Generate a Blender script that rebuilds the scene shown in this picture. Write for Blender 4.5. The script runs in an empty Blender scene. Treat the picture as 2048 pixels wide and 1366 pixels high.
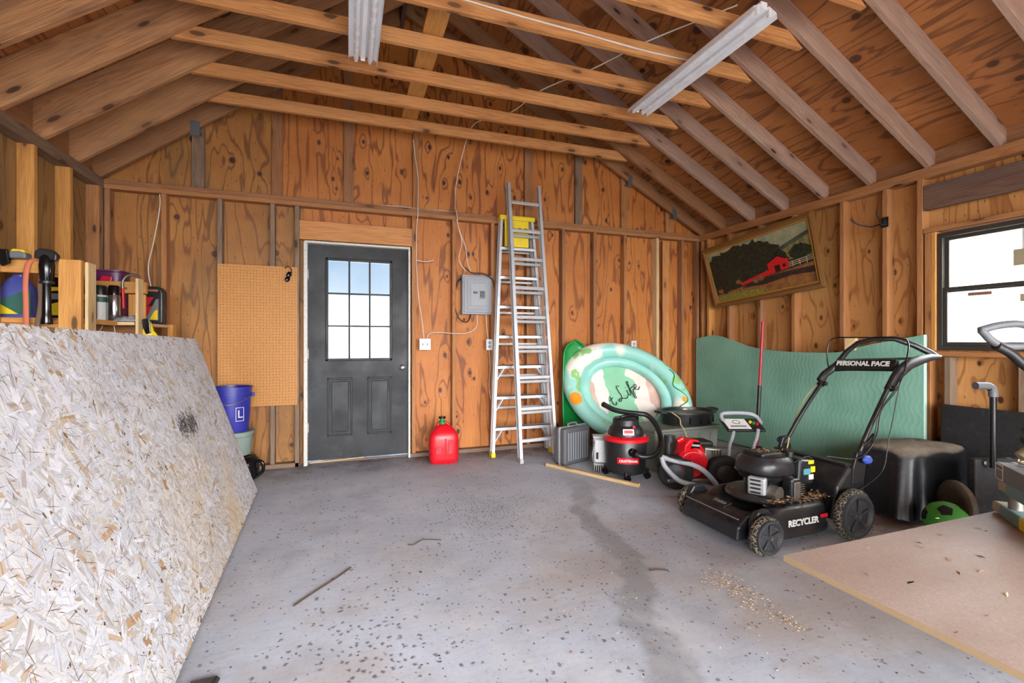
import bpy, bmesh, math, random
from mathutils import Vector, Matrix, Euler
random.seed(7)
scene = bpy.context.scene
C = scene.collection
R = math.radians

# ------------------------------------------------------------------ camera
CY, CH = R(19.655), 1.1665
cam = bpy.data.objects.new('camera', bpy.data.cameras.new('camera'))
C.objects.link(cam)
cam.location = (0, 0, CH)
cam.rotation_euler = (R(90), 0, -CY)
cam.data.sensor_width = 36
cam.data.lens = 925.5 / 2048 * 36
cam.data.clip_start = 0.05
scene.camera = cam

# ------------------------------------------------------------------ exposure
scene.view_settings.view_transform = 'Standard'
scene.view_settings.look = 'None'
scene.view_settings.exposure = 0.27
scene.view_settings.gamma = 1.0
scene.view_settings.use_curve_mapping = False
scene.cycles.max_bounces = 10
scene.cycles.diffuse_bounces = 6
scene.cycles.transparent_max_bounces = 16
scene.cycles.sample_clamp_indirect = 6

# ------------------------------------------------------------------ world: hazy bright sky, sunnier on the driveway side
XL, XR, YD = -1.886, 4.211, 4.725      # inner faces of the studs
YF = -2.6                              # garage-door wall
w = bpy.data.worlds.new('sky'); scene.world = w; w.use_nodes = True
nt = w.node_tree; nt.nodes.clear()
def wn(t): return nt.nodes.new(t)
out = wn('ShaderNodeOutputWorld'); bg = wn('ShaderNodeBackground'); tc = wn('ShaderNodeTexCoord'); sp = wn('ShaderNodeSeparateXYZ')
nt.links.new(tc.outputs['Generated'], sp.inputs[0])
cr = wn('ShaderNodeValToRGB')
cr.color_ramp.elements[0].position = 0.03; cr.color_ramp.elements[0].color = (1.0, 1.0, 1.0, 1)
cr.color_ramp.elements[1].position = 0.18; cr.color_ramp.elements[1].color = (0.26, 0.42, 0.64, 1)
e = cr.color_ramp.elements.new(0.10); e.color = (0.50, 0.64, 0.80, 1)
nt.links.new(sp.outputs[2], cr.inputs[0])
cl = wn('ShaderNodeTexNoise'); cl.inputs['Scale'].default_value = 5; cl.inputs['Detail'].default_value = 5
nt.links.new(tc.outputs['Generated'], cl.inputs[0])
clr = wn('ShaderNodeMapRange'); clr.inputs[1].default_value = 0.45; clr.inputs[2].default_value = 0.75; clr.inputs[4].default_value = 0.35
nt.links.new(cl.outputs[0], clr.inputs[0])
mx = wn('ShaderNodeMix'); mx.data_type = 'RGBA'; mx.inputs[7].default_value = (1, 1, 1, 1)
nt.links.new(clr.outputs[0], mx.inputs[0]); nt.links.new(cr.outputs[0], mx.inputs[6])
side = wn('ShaderNodeMapRange'); side.interpolation_type = 'SMOOTHSTEP'
side.inputs[1].default_value = 0.15; side.inputs[2].default_value = -0.5
side.inputs[3].default_value = 1.15; side.inputs[4].default_value = 22.0
sd_ = wn('ShaderNodeMath'); sd_.operation = 'MULTIPLY_ADD'; sd_.inputs[1].default_value = -0.4
nt.links.new(sp.outputs[0], sd_.inputs[0]); nt.links.new(sp.outputs[1], sd_.inputs[2]); nt.links.new(sd_.outputs[0], side.inputs[0])
mx2 = wn('ShaderNodeMix'); mx2.data_type = 'RGBA'; mx2.inputs[7].default_value = (0.98, 0.985, 1.0, 1)
s2 = wn('ShaderNodeMapRange'); s2.inputs[1].default_value = 0.1; s2.inputs[2].default_value = -0.3
nt.links.new(sd_.outputs[0], s2.inputs[0]); nt.links.new(s2.outputs[0], mx2.inputs[0]); nt.links.new(mx.outputs[2], mx2.inputs[6])
nt.links.new(mx2.outputs[2], bg.inputs[0]); zen = wn('ShaderNodeMapRange'); zen.interpolation_type = 'SMOOTHSTEP'; zen.inputs[1].default_value = 0.55; zen.inputs[2].default_value = 0.9; zen.inputs[3].default_value = 0.0; zen.inputs[4].default_value = 9.0
nt.links.new(sp.outputs[2], zen.inputs[0]); mxx = wn('ShaderNodeMath'); mxx.operation = 'MAXIMUM'
nt.links.new(side.outputs[0], mxx.inputs[0]); nt.links.new(zen.outputs[0], mxx.inputs[1]); nt.links.new(mxx.outputs[0], bg.inputs[1]); nt.links.new(bg.outputs[0], out.inputs[0])
w.cycles.sampling_method = 'AUTOMATIC'

def portal(name, loc, rot, sx, sy):
    l = bpy.data.lights.new(name, 'AREA'); l.shape = 'RECTANGLE'; l.size = sx; l.size_y = sy; l.energy = 1
    l.cycles.is_portal = True
    o = bpy.data.objects.new(name, l); C.objects.link(o); o.location = loc; o.rotation_euler = rot
portal('garage_opening_portal', ((XL+XR)/2, YF-0.02, 1.13), (R(90), 0, 0), 5.6, 2.26)
portal('window_portal', (XR+0.2, 1.8, 1.54), (R(90), 0, R(90)), 0.9, 0.9)
portal('door_glass_portal', (0.12, YD+0.25, 1.47), (R(-90), 0, 0), 0.6, 1.0)

# ------------------------------------------------------------------ node helpers
class N:
    def __init__(s, name):
        s.m = bpy.data.materials.new(name); s.m.use_nodes = True; s.t = s.m.node_tree; s.t.nodes.clear()
        s.out = s.n('ShaderNodeOutputMaterial'); s.b = s.n('ShaderNodeBsdfPrincipled'); s.l(s.b.outputs[0], s.out.inputs[0])
    def n(s, t, **k):
        x = s.t.nodes.new(t)
        for a, v in k.items(): setattr(x, a, v)
        return x
    def l(s, a, b): s.t.links.new(a, b)
    def set(s, i, v):
        if hasattr(v, 'is_output') or isinstance(v, bpy.types.NodeSocket): s.l(v, i)
        else: i.default_value = v
    def coord(s, rnd=True):
        c = s.n('ShaderNodeTexCoord').outputs['Object']
        if rnd:
            oi = s.n('ShaderNodeObjectInfo'); v = s.n('ShaderNodeVectorMath', operation='SCALE'); v.inputs[0].default_value = (37.0, 11.3, 5.7)
            s.l(oi.outputs['Random'], v.inputs['Scale']); a = s.n('ShaderNodeVectorMath', operation='ADD'); s.l(c, a.inputs[0]); s.l(v.outputs[0], a.inputs[1]); c = a.outputs[0]
        return c
    def rnd(s): return s.n('ShaderNodeObjectInfo').outputs['Random']
    def map(s, v, sc=(1, 1, 1), rot=(0, 0, 0), loc=(0, 0, 0)):
        m = s.n('ShaderNodeMapping'); s.l(v, m.inputs[0]); m.inputs['Scale'].default_value = sc; m.inputs['Rotation'].default_value = rot; m.inputs['Location'].default_value = loc
        return m.outputs[0]
    def noise(s, v, scale=5, detail=4, rough=.55, dist=0):
        n = s.n('ShaderNodeTexNoise'); s.l(v, n.inputs['Vector'])
        n.inputs['Scale'].default_value = scale; n.inputs['Detail'].default_value = detail; n.inputs['Roughness'].default_value = rough; n.inputs['Distortion'].default_value = dist
        return n.outputs[0]
    def vor(s, v, scale=5, feature='F1', out='Distance', dim='3D', rand=1):
        n = s.n('ShaderNodeTexVoronoi', feature=feature, voronoi_dimensions=dim); s.l(v, n.inputs['Vector'])
        n.inputs['Scale'].default_value = scale; n.inputs['Randomness'].default_value = rand
        return n.outputs[out]
    def rng(s, v, a, b, c=0, d=1, smooth=False):
        n = s.n('ShaderNodeMapRange'); s.l(v, n.inputs[0])
        if smooth: n.interpolation_type = 'SMOOTHSTEP'
        for i, x in zip((1, 2, 3, 4), (a, b, c, d)): n.inputs[i].default_value = x
        return n.outputs[0]
    def math(s, op, a, b=0.0, c=0.0):
        n = s.n('ShaderNodeMath', operation=op); s.set(n.inputs[0], a); s.set(n.inputs[1], b); s.set(n.inputs[2], c); return n.outputs[0]
    def mix(s, f, a, b, mode='MIX'):
        n = s.n('ShaderNodeMix', data_type='RGBA', blend_type=mode); s.set(n.inputs[0], f)
        for i, x in ((6, a), (7, b)):
            if isinstance(x, tuple): x = (*x, 1) if len(x) == 3 else x
            s.set(n.inputs[i], x)
        return n.outputs[2]
    def ramp(s, v, *st):
        n = s.n('ShaderNodeValToRGB'); s.l(v, n.inputs[0]); r = n.color_ramp
        while len(r.elements) < len(st): r.elements.new(.5)
        for e, (p, c) in zip(r.elements, st): e.position = p; e.color = (*c, 1)
        return n.outputs[0]
    def sep(s, v):
        n = s.n('ShaderNodeSeparateXYZ'); s.l(v, n.inputs[0]); return n.outputs
    def comb(s, x, y, z=0.0):
        n = s.n('ShaderNodeCombineXYZ'); s.set(n.inputs[0], x); s.set(n.inputs[1], y); s.set(n.inputs[2], z); return n.outputs[0]
    def fin(s, col, rough=.6, metal=0, bump=None, bs=.3, bd=.002, **k):
        if isinstance(col, tuple): col = (*col, 1)
        s.set(s.b.inputs['Base Color'], col); s.set(s.b.inputs['Roughness'], rough); s.b.inputs['Metallic'].default_value = metal
        for a, v in k.items(): s.set(s.b.inputs[a.replace('_', ' ')], v)
        if bump is not None:
            b = s.n('ShaderNodeBump'); b.inputs['Strength'].default_value = bs; b.inputs['Distance'].default_value = bd; s.l(bump, b.inputs['Height']); s.l(b.outputs[0], s.b.inputs['Normal'])
        return s.m
def lin(r, g, b):
    f = lambda c: (c/255/12.92 if c/255 <= .04045 else ((c/255+.055)/1.055)**2.4)
    return (f(r), f(g), f(b))
M = {}
def plain(name, rgb, rough=.5, metal=0, dirt=0.0, dirtcol=(120, 105, 85), sc=14, **k):
    """solid colour with a little procedural wear so that nothing is perfectly even"""
    s = N(name); c = s.coord(); n = s.noise(c, sc, 5, .6)
    base = lin(*rgb)
    col = s.mix(s.rng(n, .3, .75, 0, .28), tuple(x*.82 for x in base), tuple(min(1, x*1.15) for x in base))
    if dirt > 0:
        n2 = s.noise(c, sc*2.3, 6, .7); col = s.mix(s.rng(n2, .52, .72, 0, dirt), col, lin(*dirtcol))
    M[name] = s.fin(col, s.rng(n, .3, .7, max(0.02, rough-.08), min(1, rough+.1)), metal, bump=n, bs=.08, **k); return M[name]

def lumber(name, base, dark, light, grey=None, greyamt=0.0, knots=.05, rough=.72, gs=1.0):
    s = N(name); c = s.coord(); o = s.sep(c)
    face = s.math('ADD', o[1], o[2])
    v = s.comb(o[0], face)
    big = s.noise(s.map(v, (.55*gs, 9*gs, 1)), 2.0, 3, .5, .8)
    ring = s.math('SINE', s.math('MULTIPLY', big, 46.0))
    fine = s.noise(s.map(v, (3, 120, 1)), 1.5, 4, .6)
    col = s.mix(s.rng(ring, -.4, 1, 0, .55), lin(*base), lin(*dark))
    col = s.mix(s.rng(big, .35, .7), col, lin(*light), 'MIX') if False else s.mix(s.rng(s.noise(s.map(v, (.8, 3, 1)), 1.3, 3), .4, .75, 0, .6), col, lin(*light))
    col = s.mix(s.rng(fine, .46, .7, 0, .6), col, tuple(x*.6 for x in lin(*dark)))
    if grey:
        g = s.noise(s.map(v, (.5, 5, 1)), 1.7, 4, .6)
        col = s.mix(s.rng(g, .42, .68, 0, greyamt), col, lin(*grey))
    kd = s.vor(s.map(v, (2.2, 6.5, 1)), 1.0, dim='2D')
    kc = s.sep(s.vor(s.map(v, (2.2, 6.5, 1)), 1.0, out='Color', dim='2D'))[0]
    kk = s.rng(s.math('SUBTRACT', kd, s.math('MULTIPLY', kc, knots)), .03, .07, 1, 0)
    halo = s.rng(s.math('SUBTRACT', kd, s.math('MULTIPLY', kc, knots*2)), .05, .22, .45, 0)
    has = s.rng(kc, .5, .55)
    col = s.mix(s.math('MULTIPLY', halo, has), col, tuple(x*.7 for x in lin(*dark)))
    col = s.mix(s.math('MULTIPLY', kk, has), col, lin(52, 30, 18))
    oi = s.rnd(); col = s.mix(s.rng(oi, 0, 1, 0, .38), col, tuple(x*.72 for x in lin(*base)))
    h = s.math('ADD', s.math('MULTIPLY', ring, .3), fine)
    M[name] = s.fin(col, rough, bump=h, bs=.35, bd=.0015); return M[name]

def plywood(name, base, dark, light, knots=.06, rough=.62, ks=(3.4, 3.9), water=None):
    """rotary-cut plywood: cathedral grain along local X, dark knots ringed by the grain"""
    s = N(name); c = s.coord(); o = s.sep(c); v = s.comb(o[0], o[1])
    kd = s.vor(s.map(v, (*ks, 1)), 1.0, dim='2D'); kcc = s.sep(s.vor(s.map(v, (*ks, 1)), 1.0, out='Color', dim='2D')); kc = kcc[0]
    has = s.rng(kc, .33, .38)
    n1 = s.noise(s.map(v, (.42, 3.0, 1)), 1.0, 3, .5, .4)
    push = s.math('MULTIPLY', s.rng(kd, 0, .42, 1, 0, True), has)
    f = s.math('ADD', s.math('MULTIPLY', n1, 62.0), s.math('MULTIPLY', push, 5.0))
    ring = s.math('SINE', f)
    thin = s.rng(ring, .62, 1.0, 0, .8)
    fine = s.noise(s.map(v, (4, 90, 1)), 1.4, 4, .6)
    blot = s.noise(v, 1.6, 4, .6)
    col = s.mix(s.rng(blot, .35, .7), lin(*base), lin(*light))
    col = s.mix(thin, col, lin(*dark))
    col = s.mix(s.rng(fine, .46, .72, 0, .42), col, lin(*dark))
    if water: col = s.mix(s.rng(s.noise(s.map(v, (.6, 2.2, 1)), 1.3, 5, .65), .5, .7, 0, .7), col, lin(*water))
    rad = s.math('MULTIPLY', kc, knots)
    halo = s.math('MULTIPLY', s.rng(s.math('SUBTRACT', kd, rad), .0, .07, .6, 0), has)
    core = s.math('MULTIPLY', s.rng(s.math('SUBTRACT', kd, rad), .012, .03, 1, 0), has)
    col = s.mix(halo, col, lin(118, 62, 26)); col = s.mix(core, col, lin(46, 24, 14))
    # small dark flecks
    fl = s.vor(s.map(v, (9, 26, 1)), 1.0, dim='2D'); flc = s.sep(s.vor(s.map(v, (9, 26, 1)), 1.0, out='Color', dim='2D'))[1]
    col = s.mix(s.math('MULTIPLY', s.rng(fl, .05, .12, .8, 0), s.rng(flc, .8, .84)), col, lin(60, 34, 18))
    col = s.mix(s.rng(s.rnd(), 0, 1, 0, .3), col, tuple(x*.7 for x in lin(*base)))
    M[name] = s.fin(col, rough, bump=s.math('ADD', fine, s.math('MULTIPLY', ring, .3)), bs=.25, bd=.001); return M[name]

# ------------------------------------------------------------------ mesh helpers
class MB:
    def __init__(s): s.v = []; s.f = []; s.mi = []
    def add(s, vs, fs, mi=0):
        o = len(s.v); s.v += [Vector(v) for v in vs]; s.f += [[o+i for i in f] for f in fs]; s.mi += [mi]*len(fs); return s
    def box(s, c, d, rot=None, mi=0, taper=1.0):
        x, y, z = [k/2 for k in d]; t = taper
        vs = [(-x, -y, -z), (x, -y, -z), (x, y, -z), (-x, y, -z), (-x*t, -y*t, z), (x*t, -y*t, z), (x*t, y*t, z), (-x*t, y*t, z)]
        m = (rot if isinstance(rot, Matrix) else Euler(rot).to_matrix()) if rot else Matrix.Identity(3)
        return s.add([m @ Vector(v)+Vector(c) for v in vs], [(0, 3, 2, 1), (4, 5, 6, 7), (0, 1, 5, 4), (1, 2, 6, 5), (2, 3, 7, 6), (3, 0, 4, 7)], mi)
    def bar(s, p0, p1, w, d, up=(0, 0, 1), mi=0):
        """box from p0 to p1; d measured along up, w sideways"""
        p0, p1 = Vector(p0), Vector(p1); x = (p1-p0).normalized(); y = Vector(up).cross(x).normalized(); z = x.cross(y)
        m = Matrix((x, y, z)).transposed(); return s.box((p0+p1)/2, ((p1-p0).length, w, d), m, mi)
    def tube(s, pts, r, n=10, mi=0, closed=False, flat=1.0, cap=True):
        pts = [Vector(p) for p in pts]; k = len(pts); rs = r if isinstance(r, (list, tuple)) else [r]*k
        tan = []
        for i in range(k):
            a = pts[(i-1) % k] if (closed or i > 0) else pts[i]; b = pts[(i+1) % k] if (closed or i < k-1) else pts[i]
            tan.append((b-a).normalized())
        u = tan[0].orthogonal().normalized(); rings = []; vs = []
        for i in range(k):
            if i: q = tan[i-1].rotation_difference(tan[i]); u = (q @ u); u = (u-tan[i]*u.dot(tan[i])).normalized()
            b = tan[i].cross(u)
            for j in range(n):
                a = 2*math.pi*j/n; vs.append(pts[i]+(u*math.cos(a)+b*math.sin(a)*flat)*rs[i])
        fs = []
        for i in range(k if closed else k-1):
            for j in range(n):
                a = i*n+j; b_ = i*n+(j+1) % n; c = ((i+1) % k)*n+(j+1) % n; d = ((i+1) % k)*n+j; fs.append((a, b_, c, d))
        if not closed and cap: fs += [list(range(n))[::-1], [(k-1)*n+j for j in range(n)]]
        return s.add(vs, fs, mi)
    def cyl(s, c, r, h, n=24, axis=(0, 0, 1), mi=0, r2=None):
        a = Vector(axis).normalized(); c = Vector(c); return s.tube([c-a*h/2, c+a*h/2], [r, r if r2 is None else r2], n, mi)
    def lathe(s, prof, c=(0, 0, 0), n=32, axis=None, mi=0, sx=1, sy=1, power=None, rot=None):
        """prof: list of (radius, height); optional superellipse power"""
        vs = []; fs = []
        for r_, h_ in prof:
            for j in range(n):
                a = 2*math.pi*j/n; ca, sa = math.cos(a), math.sin(a)
                if power:
                    ca = math.copysign(abs(ca)**(2/power), ca); sa = math.copysign(abs(sa)**(2/power), sa)
                vs.append(Vector((r_*ca*sx, r_*sa*sy, h_)))
        for i in range(len(prof)-1):
            for j in range(n): fs.append((i*n+j, i*n+(j+1) % n, (i+1)*n+(j+1) % n, (i+1)*n+j))
        if prof[0][0] > 1e-5: fs.append(list(range(n))[::-1])
        if prof[-1][0] > 1e-5: fs.append([(len(prof)-1)*n+j for j in range(n)])
        if axis is not None: q = Vector((0, 0, 1)).rotation_difference(Vector(axis)); vs = [q @ v for v in vs]
        if rot is not None: q = Euler(rot).to_matrix(); vs = [q @ v for v in vs]
        return s.add([v+Vector(c) for v in vs], fs, mi)
    def prism(s, poly, d0, d1, plane='xy', mi=0):
        """polygon (list of 2-tuples) extruded between d0 and d1 along the third axis"""
        n = len(poly); P = {'xy': lambda a, b, d: (a, b, d), 'xz': lambda a, b, d: (a, d, b), 'yz': lambda a, b, d: (d, a, b)}[plane]
        vs = [P(a, b, d0) for a, b in poly]+[P(a, b, d1) for a, b in poly]
        fs = [list(range(n))[::-1], list(range(n, 2*n))]+[(i, (i+1) % n, n+(i+1) % n, n+i) for i in range(n)]
        return s.add(vs, fs, mi)
    def grid(s, fn, nu, nv, mi=0, wrapu=False, wrapv=False):
        vs = [fn(i/(nu if wrapu else nu-1), j/(nv if wrapv else nv-1)) for i in range(nu) for j in range(nv)]; fs = []
        for i in range(nu if wrapu else nu-1):
            for j in range(nv if wrapv else nv-1):
                fs.append((i*nv+j, ((i+1) % nu)*nv+j, ((i+1) % nu)*nv+(j+1) % nv, i*nv+(j+1) % nv))
        return s.add(vs, fs, mi)
    def xf(s, m, start=0):
        for i in range(start, len(s.v)): s.v[i] = m @ s.v[i]
        return s
    def build(s, name, mat, parent=None, smooth=None, bevel=0, seg=2, solid=0, sub=0, loc=None, rot=None, **props):
        me = bpy.data.meshes.new(name); me.from_pydata([tuple(v) for v in s.v], [], s.f)
        bm = bmesh.new(); bm.from_mesh(me); bmesh.ops.recalc_face_normals(bm, faces=bm.faces); bm.to_mesh(me); bm.free()
        for m in (mat if isinstance(mat, (list, tuple)) else [mat]): me.materials.append(M[m] if isinstance(m, str) else m)
        if any(s.mi): me.polygons.foreach_set('material_index', s.mi)
        if smooth is not None: me.polygons.foreach_set('use_smooth', [True]*len(me.polygons)); me.set_sharp_from_angle(angle=R(smooth))
        o = bpy.data.objects.new(name, me); C.objects.link(o)
        if parent is not None: o.parent = parent
        if loc is not None: o.location = loc
        if rot is not None: o.rotation_euler = rot
        if solid: md = o.modifiers.new('solid', 'SOLIDIFY'); md.thickness = solid; md.offset = 0
        if bevel: md = o.modifiers.new('bevel', 'BEVEL'); md.width = bevel; md.segments = seg; md.limit_method = 'ANGLE'; md.angle_limit = R(38)
        if sub: md = o.modifiers.new('sub', 'SUBSURF'); md.levels = sub; md.render_levels = sub
        for k, v in props.items(): o[k] = v
        return o
def thing(name, label, cat, loc=(0, 0, 0), rot=(0, 0, 0), group=None):
    o = bpy.data.objects.new(name, None); C.objects.link(o); o.empty_display_size = .1
    o.location = loc; o.rotation_euler = rot; o['label'] = label; o['category'] = cat
    if group: o['group'] = group
    return o
def tag(o, label, cat, group=None, kind=None):
    o['label'] = label; o['category'] = cat
    if group: o['group'] = group
    if kind: o['kind'] = kind
    return o
def struct(o, label=None):
    o['kind'] = 'structure'
    if label: o['label'] = label
    return o
def beam(name, p0, p1, w, d, mat, up=(0, 0, 1), parent=None, bevel=.002, cut0=None, cut1=None):
    """board with its own local frame: X along its length, Z along up"""
    p0, p1 = Vector(p0), Vector(p1); x = (p1-p0).normalized(); y = Vector(up).cross(x).normalized(); z = x.cross(y)
    L = (p1-p0).length; b = MB().box((0, 0, 0), (L, w, d))
    if cut0 is not None:      # shear the start end along z
        for v in b.v:
            if v.x < 0: v.x += cut0*v.z
    if cut1 is not None:
        for v in b.v:
            if v.x > 0: v.x += cut1*v.z
    o = b.build(name, mat, None, bevel=bevel, seg=1)
    m = Matrix((x, y, z)).transposed().to_4x4(); m.translation = (p0+p1)/2
    o.matrix_world = m
    if parent is not None: o.parent = parent
    return o
def text_mesh(s, size, mat, name, parent=None, m=None, extrude=.0006, shear=0, align='CENTER', bold=0, label=None):
    c = bpy.data.curves.new('t', 'FONT'); c.body = s; c.size = size; c.extrude = extrude; c.shear = shear; c.align_x = align; c.align_y = 'CENTER'; c.offset = bold
    o = bpy.data.objects.new('t', c); C.objects.link(o); dg = bpy.context.evaluated_depsgraph_get(); dg.update()
    me = bpy.data.meshes.new_from_object(o.evaluated_get(dg)); bpy.data.objects.remove(o)
    me.materials.clear(); me.materials.append(M[mat]); r = bpy.data.objects.new(name, me); C.objects.link(r)
    if m is not None: r.matrix_world = m
    if parent is not None: r.parent = parent
    if label: r['label'] = label
    return r
def frame(o, x, y):
    """matrix with local X along x, local Y as near y as possible"""
    x = Vector(x).normalized(); z = x.cross(Vector(y)).normalized(); y = z.cross(x); m = Matrix((x, y, z)).transposed().to_4x4(); m.translation = Vector(o); return m
def arc(c, r, a0, a1, n=8, plane='xz'):
    o = []
    for i in range(n+1):
        a = R(a0+(a1-a0)*i/n); p = (r*math.cos(a), r*math.sin(a)); c_ = Vector(c)
        o.append(c_+Vector({'xz': (p[0], 0, p[1]), 'xy': (p[0], p[1], 0), 'yz': (0, p[0], p[1])}[plane]))
    return o
def smoothpath(pts, k=6):
    """Catmull-Rom through the points"""
    p = [Vector(q) for q in pts]; p = [p[0]*2-p[1]]+p+[p[-1]*2-p[-2]]; o = []
    for i in range(1, len(p)-2):
        for j in range(k):
            t = j/k; a, b, c, d = p[i-1:i+3]
            o.append(.5*((2*b)+(c-a)*t+(2*a-5*b+4*c-d)*t*t+(3*b-a-3*c+d)*t**3))
    return o+[p[-2]]
ORD = ['nearest', 'second', 'third', 'fourth', 'fifth', 'sixth', 'seventh', 'eighth', 'ninth', 'tenth', 'eleventh', 'twelfth', 'thirteenth', 'fourteenth', 'fifteenth']
# ------------------------------------------------------------------ wood, walls and floor materials
lumber('lum_tie', (204, 140, 82), (150, 88, 42), (222, 166, 106), knots=.05)
lumber('lum_brown', (160, 108, 66), (112, 66, 36), (182, 130, 84), grey=(128, 104, 84), greyamt=.5)
lumber('lum_pink', (176, 142, 122), (136, 98, 76), (194, 162, 142), grey=(122, 104, 96), greyamt=.55, knots=.03)
lumber('lum_left', (190, 136, 90), (132, 84, 48), (208, 158, 110), grey=(112, 94, 80), greyamt=.4)
lumber('lum_stud', (176, 118, 68), (136, 82, 42), (196, 140, 86), grey=(140, 112, 84), greyamt=.35, knots=.04)
lumber('lum_yellow', (206, 146, 74), (170, 106, 44), (222, 168, 96), knots=.05)
lumber('lum_grey', (138, 112, 90), (98, 74, 56), (156, 130, 106), grey=(96, 84, 74), greyamt=.7)
lumber('lum_dark', (112, 82, 66), (60, 42, 34), (140, 106, 86), grey=(88, 78, 76), greyamt=.8)
lumber('lum_pale', (214, 184, 136), (180, 144, 96), (228, 204, 160), knots=.03)
plywood('ply_gable', (180, 106, 44), (104, 52, 20), (202, 130, 60), ks=(3.0, 4.6))
plywood('ply_gable_left', (158, 102, 46), (98, 56, 22), (182, 126, 62), ks=(2.4, 2.6), water=(112, 88, 50))
plywood('ply_right', (188, 132, 74), (138, 84, 40), (208, 156, 96), ks=(3.0, 4.6))
plywood('ply_left', (150, 112, 66), (104, 72, 40), (172, 132, 84), ks=(2, 2), water=(120, 100, 74))
plywood('ply_roof', (160, 98, 50), (88, 48, 24), (188, 122, 66), ks=(1.8, 2.2))
plywood('ply_outside', (150, 150, 150), (120, 120, 120), (170, 170, 170))

s = N('concrete'); c = s.coord(False); n1 = s.noise(c, .8, 5, .6); n2 = s.noise(s.map(c, (1, 6, 1), (0, 0, .15)), 7, 6, .65); n3 = s.noise(c, 60, 4, .6)
col = s.mix(s.rng(n1, .35, .68), lin(170, 178, 191), lin(196, 204, 219))
o = s.sep(c)
# tan, dusty patches toward the camera-right part of the slab
tan = s.math('MULTIPLY', s.rng(s.noise(c, 1.1, 4, .55), .44, .62, 0, .75), s.rng(o[1], 3.3, 2.0))
col = s.mix(tan, col, lin(172, 162, 154))
# smooth grey repair band running to the camera
bx = s.math('ADD', o[0], s.math('MULTIPLY', s.math('SUBTRACT', s.noise(c, 1.7, 4, .6), .5), .55))
cen = s.math('ADD', 1.82, s.math('MULTIPLY', s.math('SUBTRACT', o[1], 3.6), .33))
dd = s.math('ABSOLUTE', s.math('SUBTRACT', bx, cen))
band = s.math('MULTIPLY', s.rng(dd, .045, .11, 1, 0, True), s.rng(o[1], 3.9, 2.9))
col = s.mix(s.math('MULTIPLY', band, .62), col, lin(128, 130, 132))
col = s.mix(s.rng(n2, .5, .8, 0, .3), col, lin(130, 128, 126))
col = s.mix(s.rng(n3, .5, .75, 0, .18), col, lin(110, 108, 106))
# dark oily spatters
def spots(sc, thr, lo, hi, zone, colr, amt):
    global col
    wv = s.n('ShaderNodeVectorMath', operation='MULTIPLY_ADD'); nz = s.n('ShaderNodeTexNoise'); nz.inputs['Scale'].default_value = sc*1.6; nz.inputs['Detail'].default_value = 3; s.l(c, nz.inputs['Vector']); s.l(nz.outputs[1], wv.inputs[0]); wv.inputs[1].default_value = (.8/sc, .8/sc, 0); s.l(c, wv.inputs[2]); vv = wv.outputs[0]; d = s.vor(vv, sc, dim='2D'); k = s.sep(s.vor(vv, sc, out='Color', dim='2D'))
    m = s.math('MULTIPLY', s.rng(s.math('ADD', d, s.math('MULTIPLY', s.noise(c, sc*3.1, 3), .25)), lo+.1, hi+.1, 1, 0), s.rng(s.math('ADD', k[0], zone), thr, thr+.02))
    col = s.mix(s.math('MULTIPLY', m, amt), col, colr)
def blob(x, y, r, g):
    dx = s.math('SUBTRACT', o[0], x); dy = s.math('SUBTRACT', o[1], y)
    return s.rng(s.math('SQRT', s.math('ADD', s.math('MULTIPLY', dx, dx), s.math('MULTIPLY', dy, dy))), 0, r, g, 0)
z1 = s.math('ADD', blob(.10, 1.95, .42, .62), s.math('ADD', blob(.12, 1.75, .22, .5), s.math('ADD', blob(.75, 1.75, .6, .12), blob(-.30, 1.75, .5, .15))))
spots(27, .94, .12, .30, z1, lin(88, 86, 92), .85)
z2 = s.math('ADD', blob(.98, 3.1, .6, .5), blob(.95, 3.0, .25, .4))
spots(42, .93, .14, .26, z2, lin(48, 44, 40), .9)
spots(34, .965, .1, .22, 0.0, lin(84, 72, 62), .7)
spots(70, .94, .12, .24, 0.0, lin(70, 60, 52), .6)
fa = s.noise(s.map(c, (1.2, 1, 1), loc=(3, 1, 0)), 2.6, 6, .65); col = s.mix(s.rng(fa, .5, .72, 0, .5), col, lin(206, 208, 212))
fb = s.noise(s.map(c, loc=(8, 2, 0)), 1.9, 6, .65); col = s.mix(s.rng(fb, .52, .75, 0, .4), col, lin(132, 130, 132))
# earth and dust along the walls
we = s.math('MAXIMUM', s.rng(o[1], 4.15, 4.7), s.rng(o[0], 2.55, 3.35))
we = s.math('MULTIPLY', we, s.rng(s.noise(c, 3.2, 5, .65), .3, .6)); 
col = s.mix(s.math('MULTIPLY', we, .9), col, lin(84, 66, 52))
M['concrete'] = s.fin(col, .82, bump=s.math('ADD', s.math('MULTIPLY', n2, .5), n3), bs=.25, bd=.002)
plain('ground_out', (206, 204, 198), .9)
plain('door_black', (20, 23, 27), .55, dirt=.12, dirtcol=(96, 102, 112), sc=4)
plain('white_paint', (214, 212, 204), .5, dirt=.6, dirtcol=(120, 104, 84), sc=20)
s = N('white_metal'); M['white_metal'] = s.fin(s.mix(s.rng(s.noise(s.coord(), 6, 3), .3, .7), lin(236, 238, 242), lin(246, 247, 250)), .4)
plain('bronze_frame', (58, 54, 48), .45)
plain('galv', (150, 156, 160), .4, .8, dirt=.3, sc=40)
s = N('glass'); tr = s.n('ShaderNodeBsdfTransparent'); gl = s.n('ShaderNodeBsdfGlossy'); gl.inputs['Roughness'].default_value = .03
fr = s.n('ShaderNodeFresnel'); fr.inputs[0].default_value = 1.45; ms = s.n('ShaderNodeMixShader')
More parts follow.
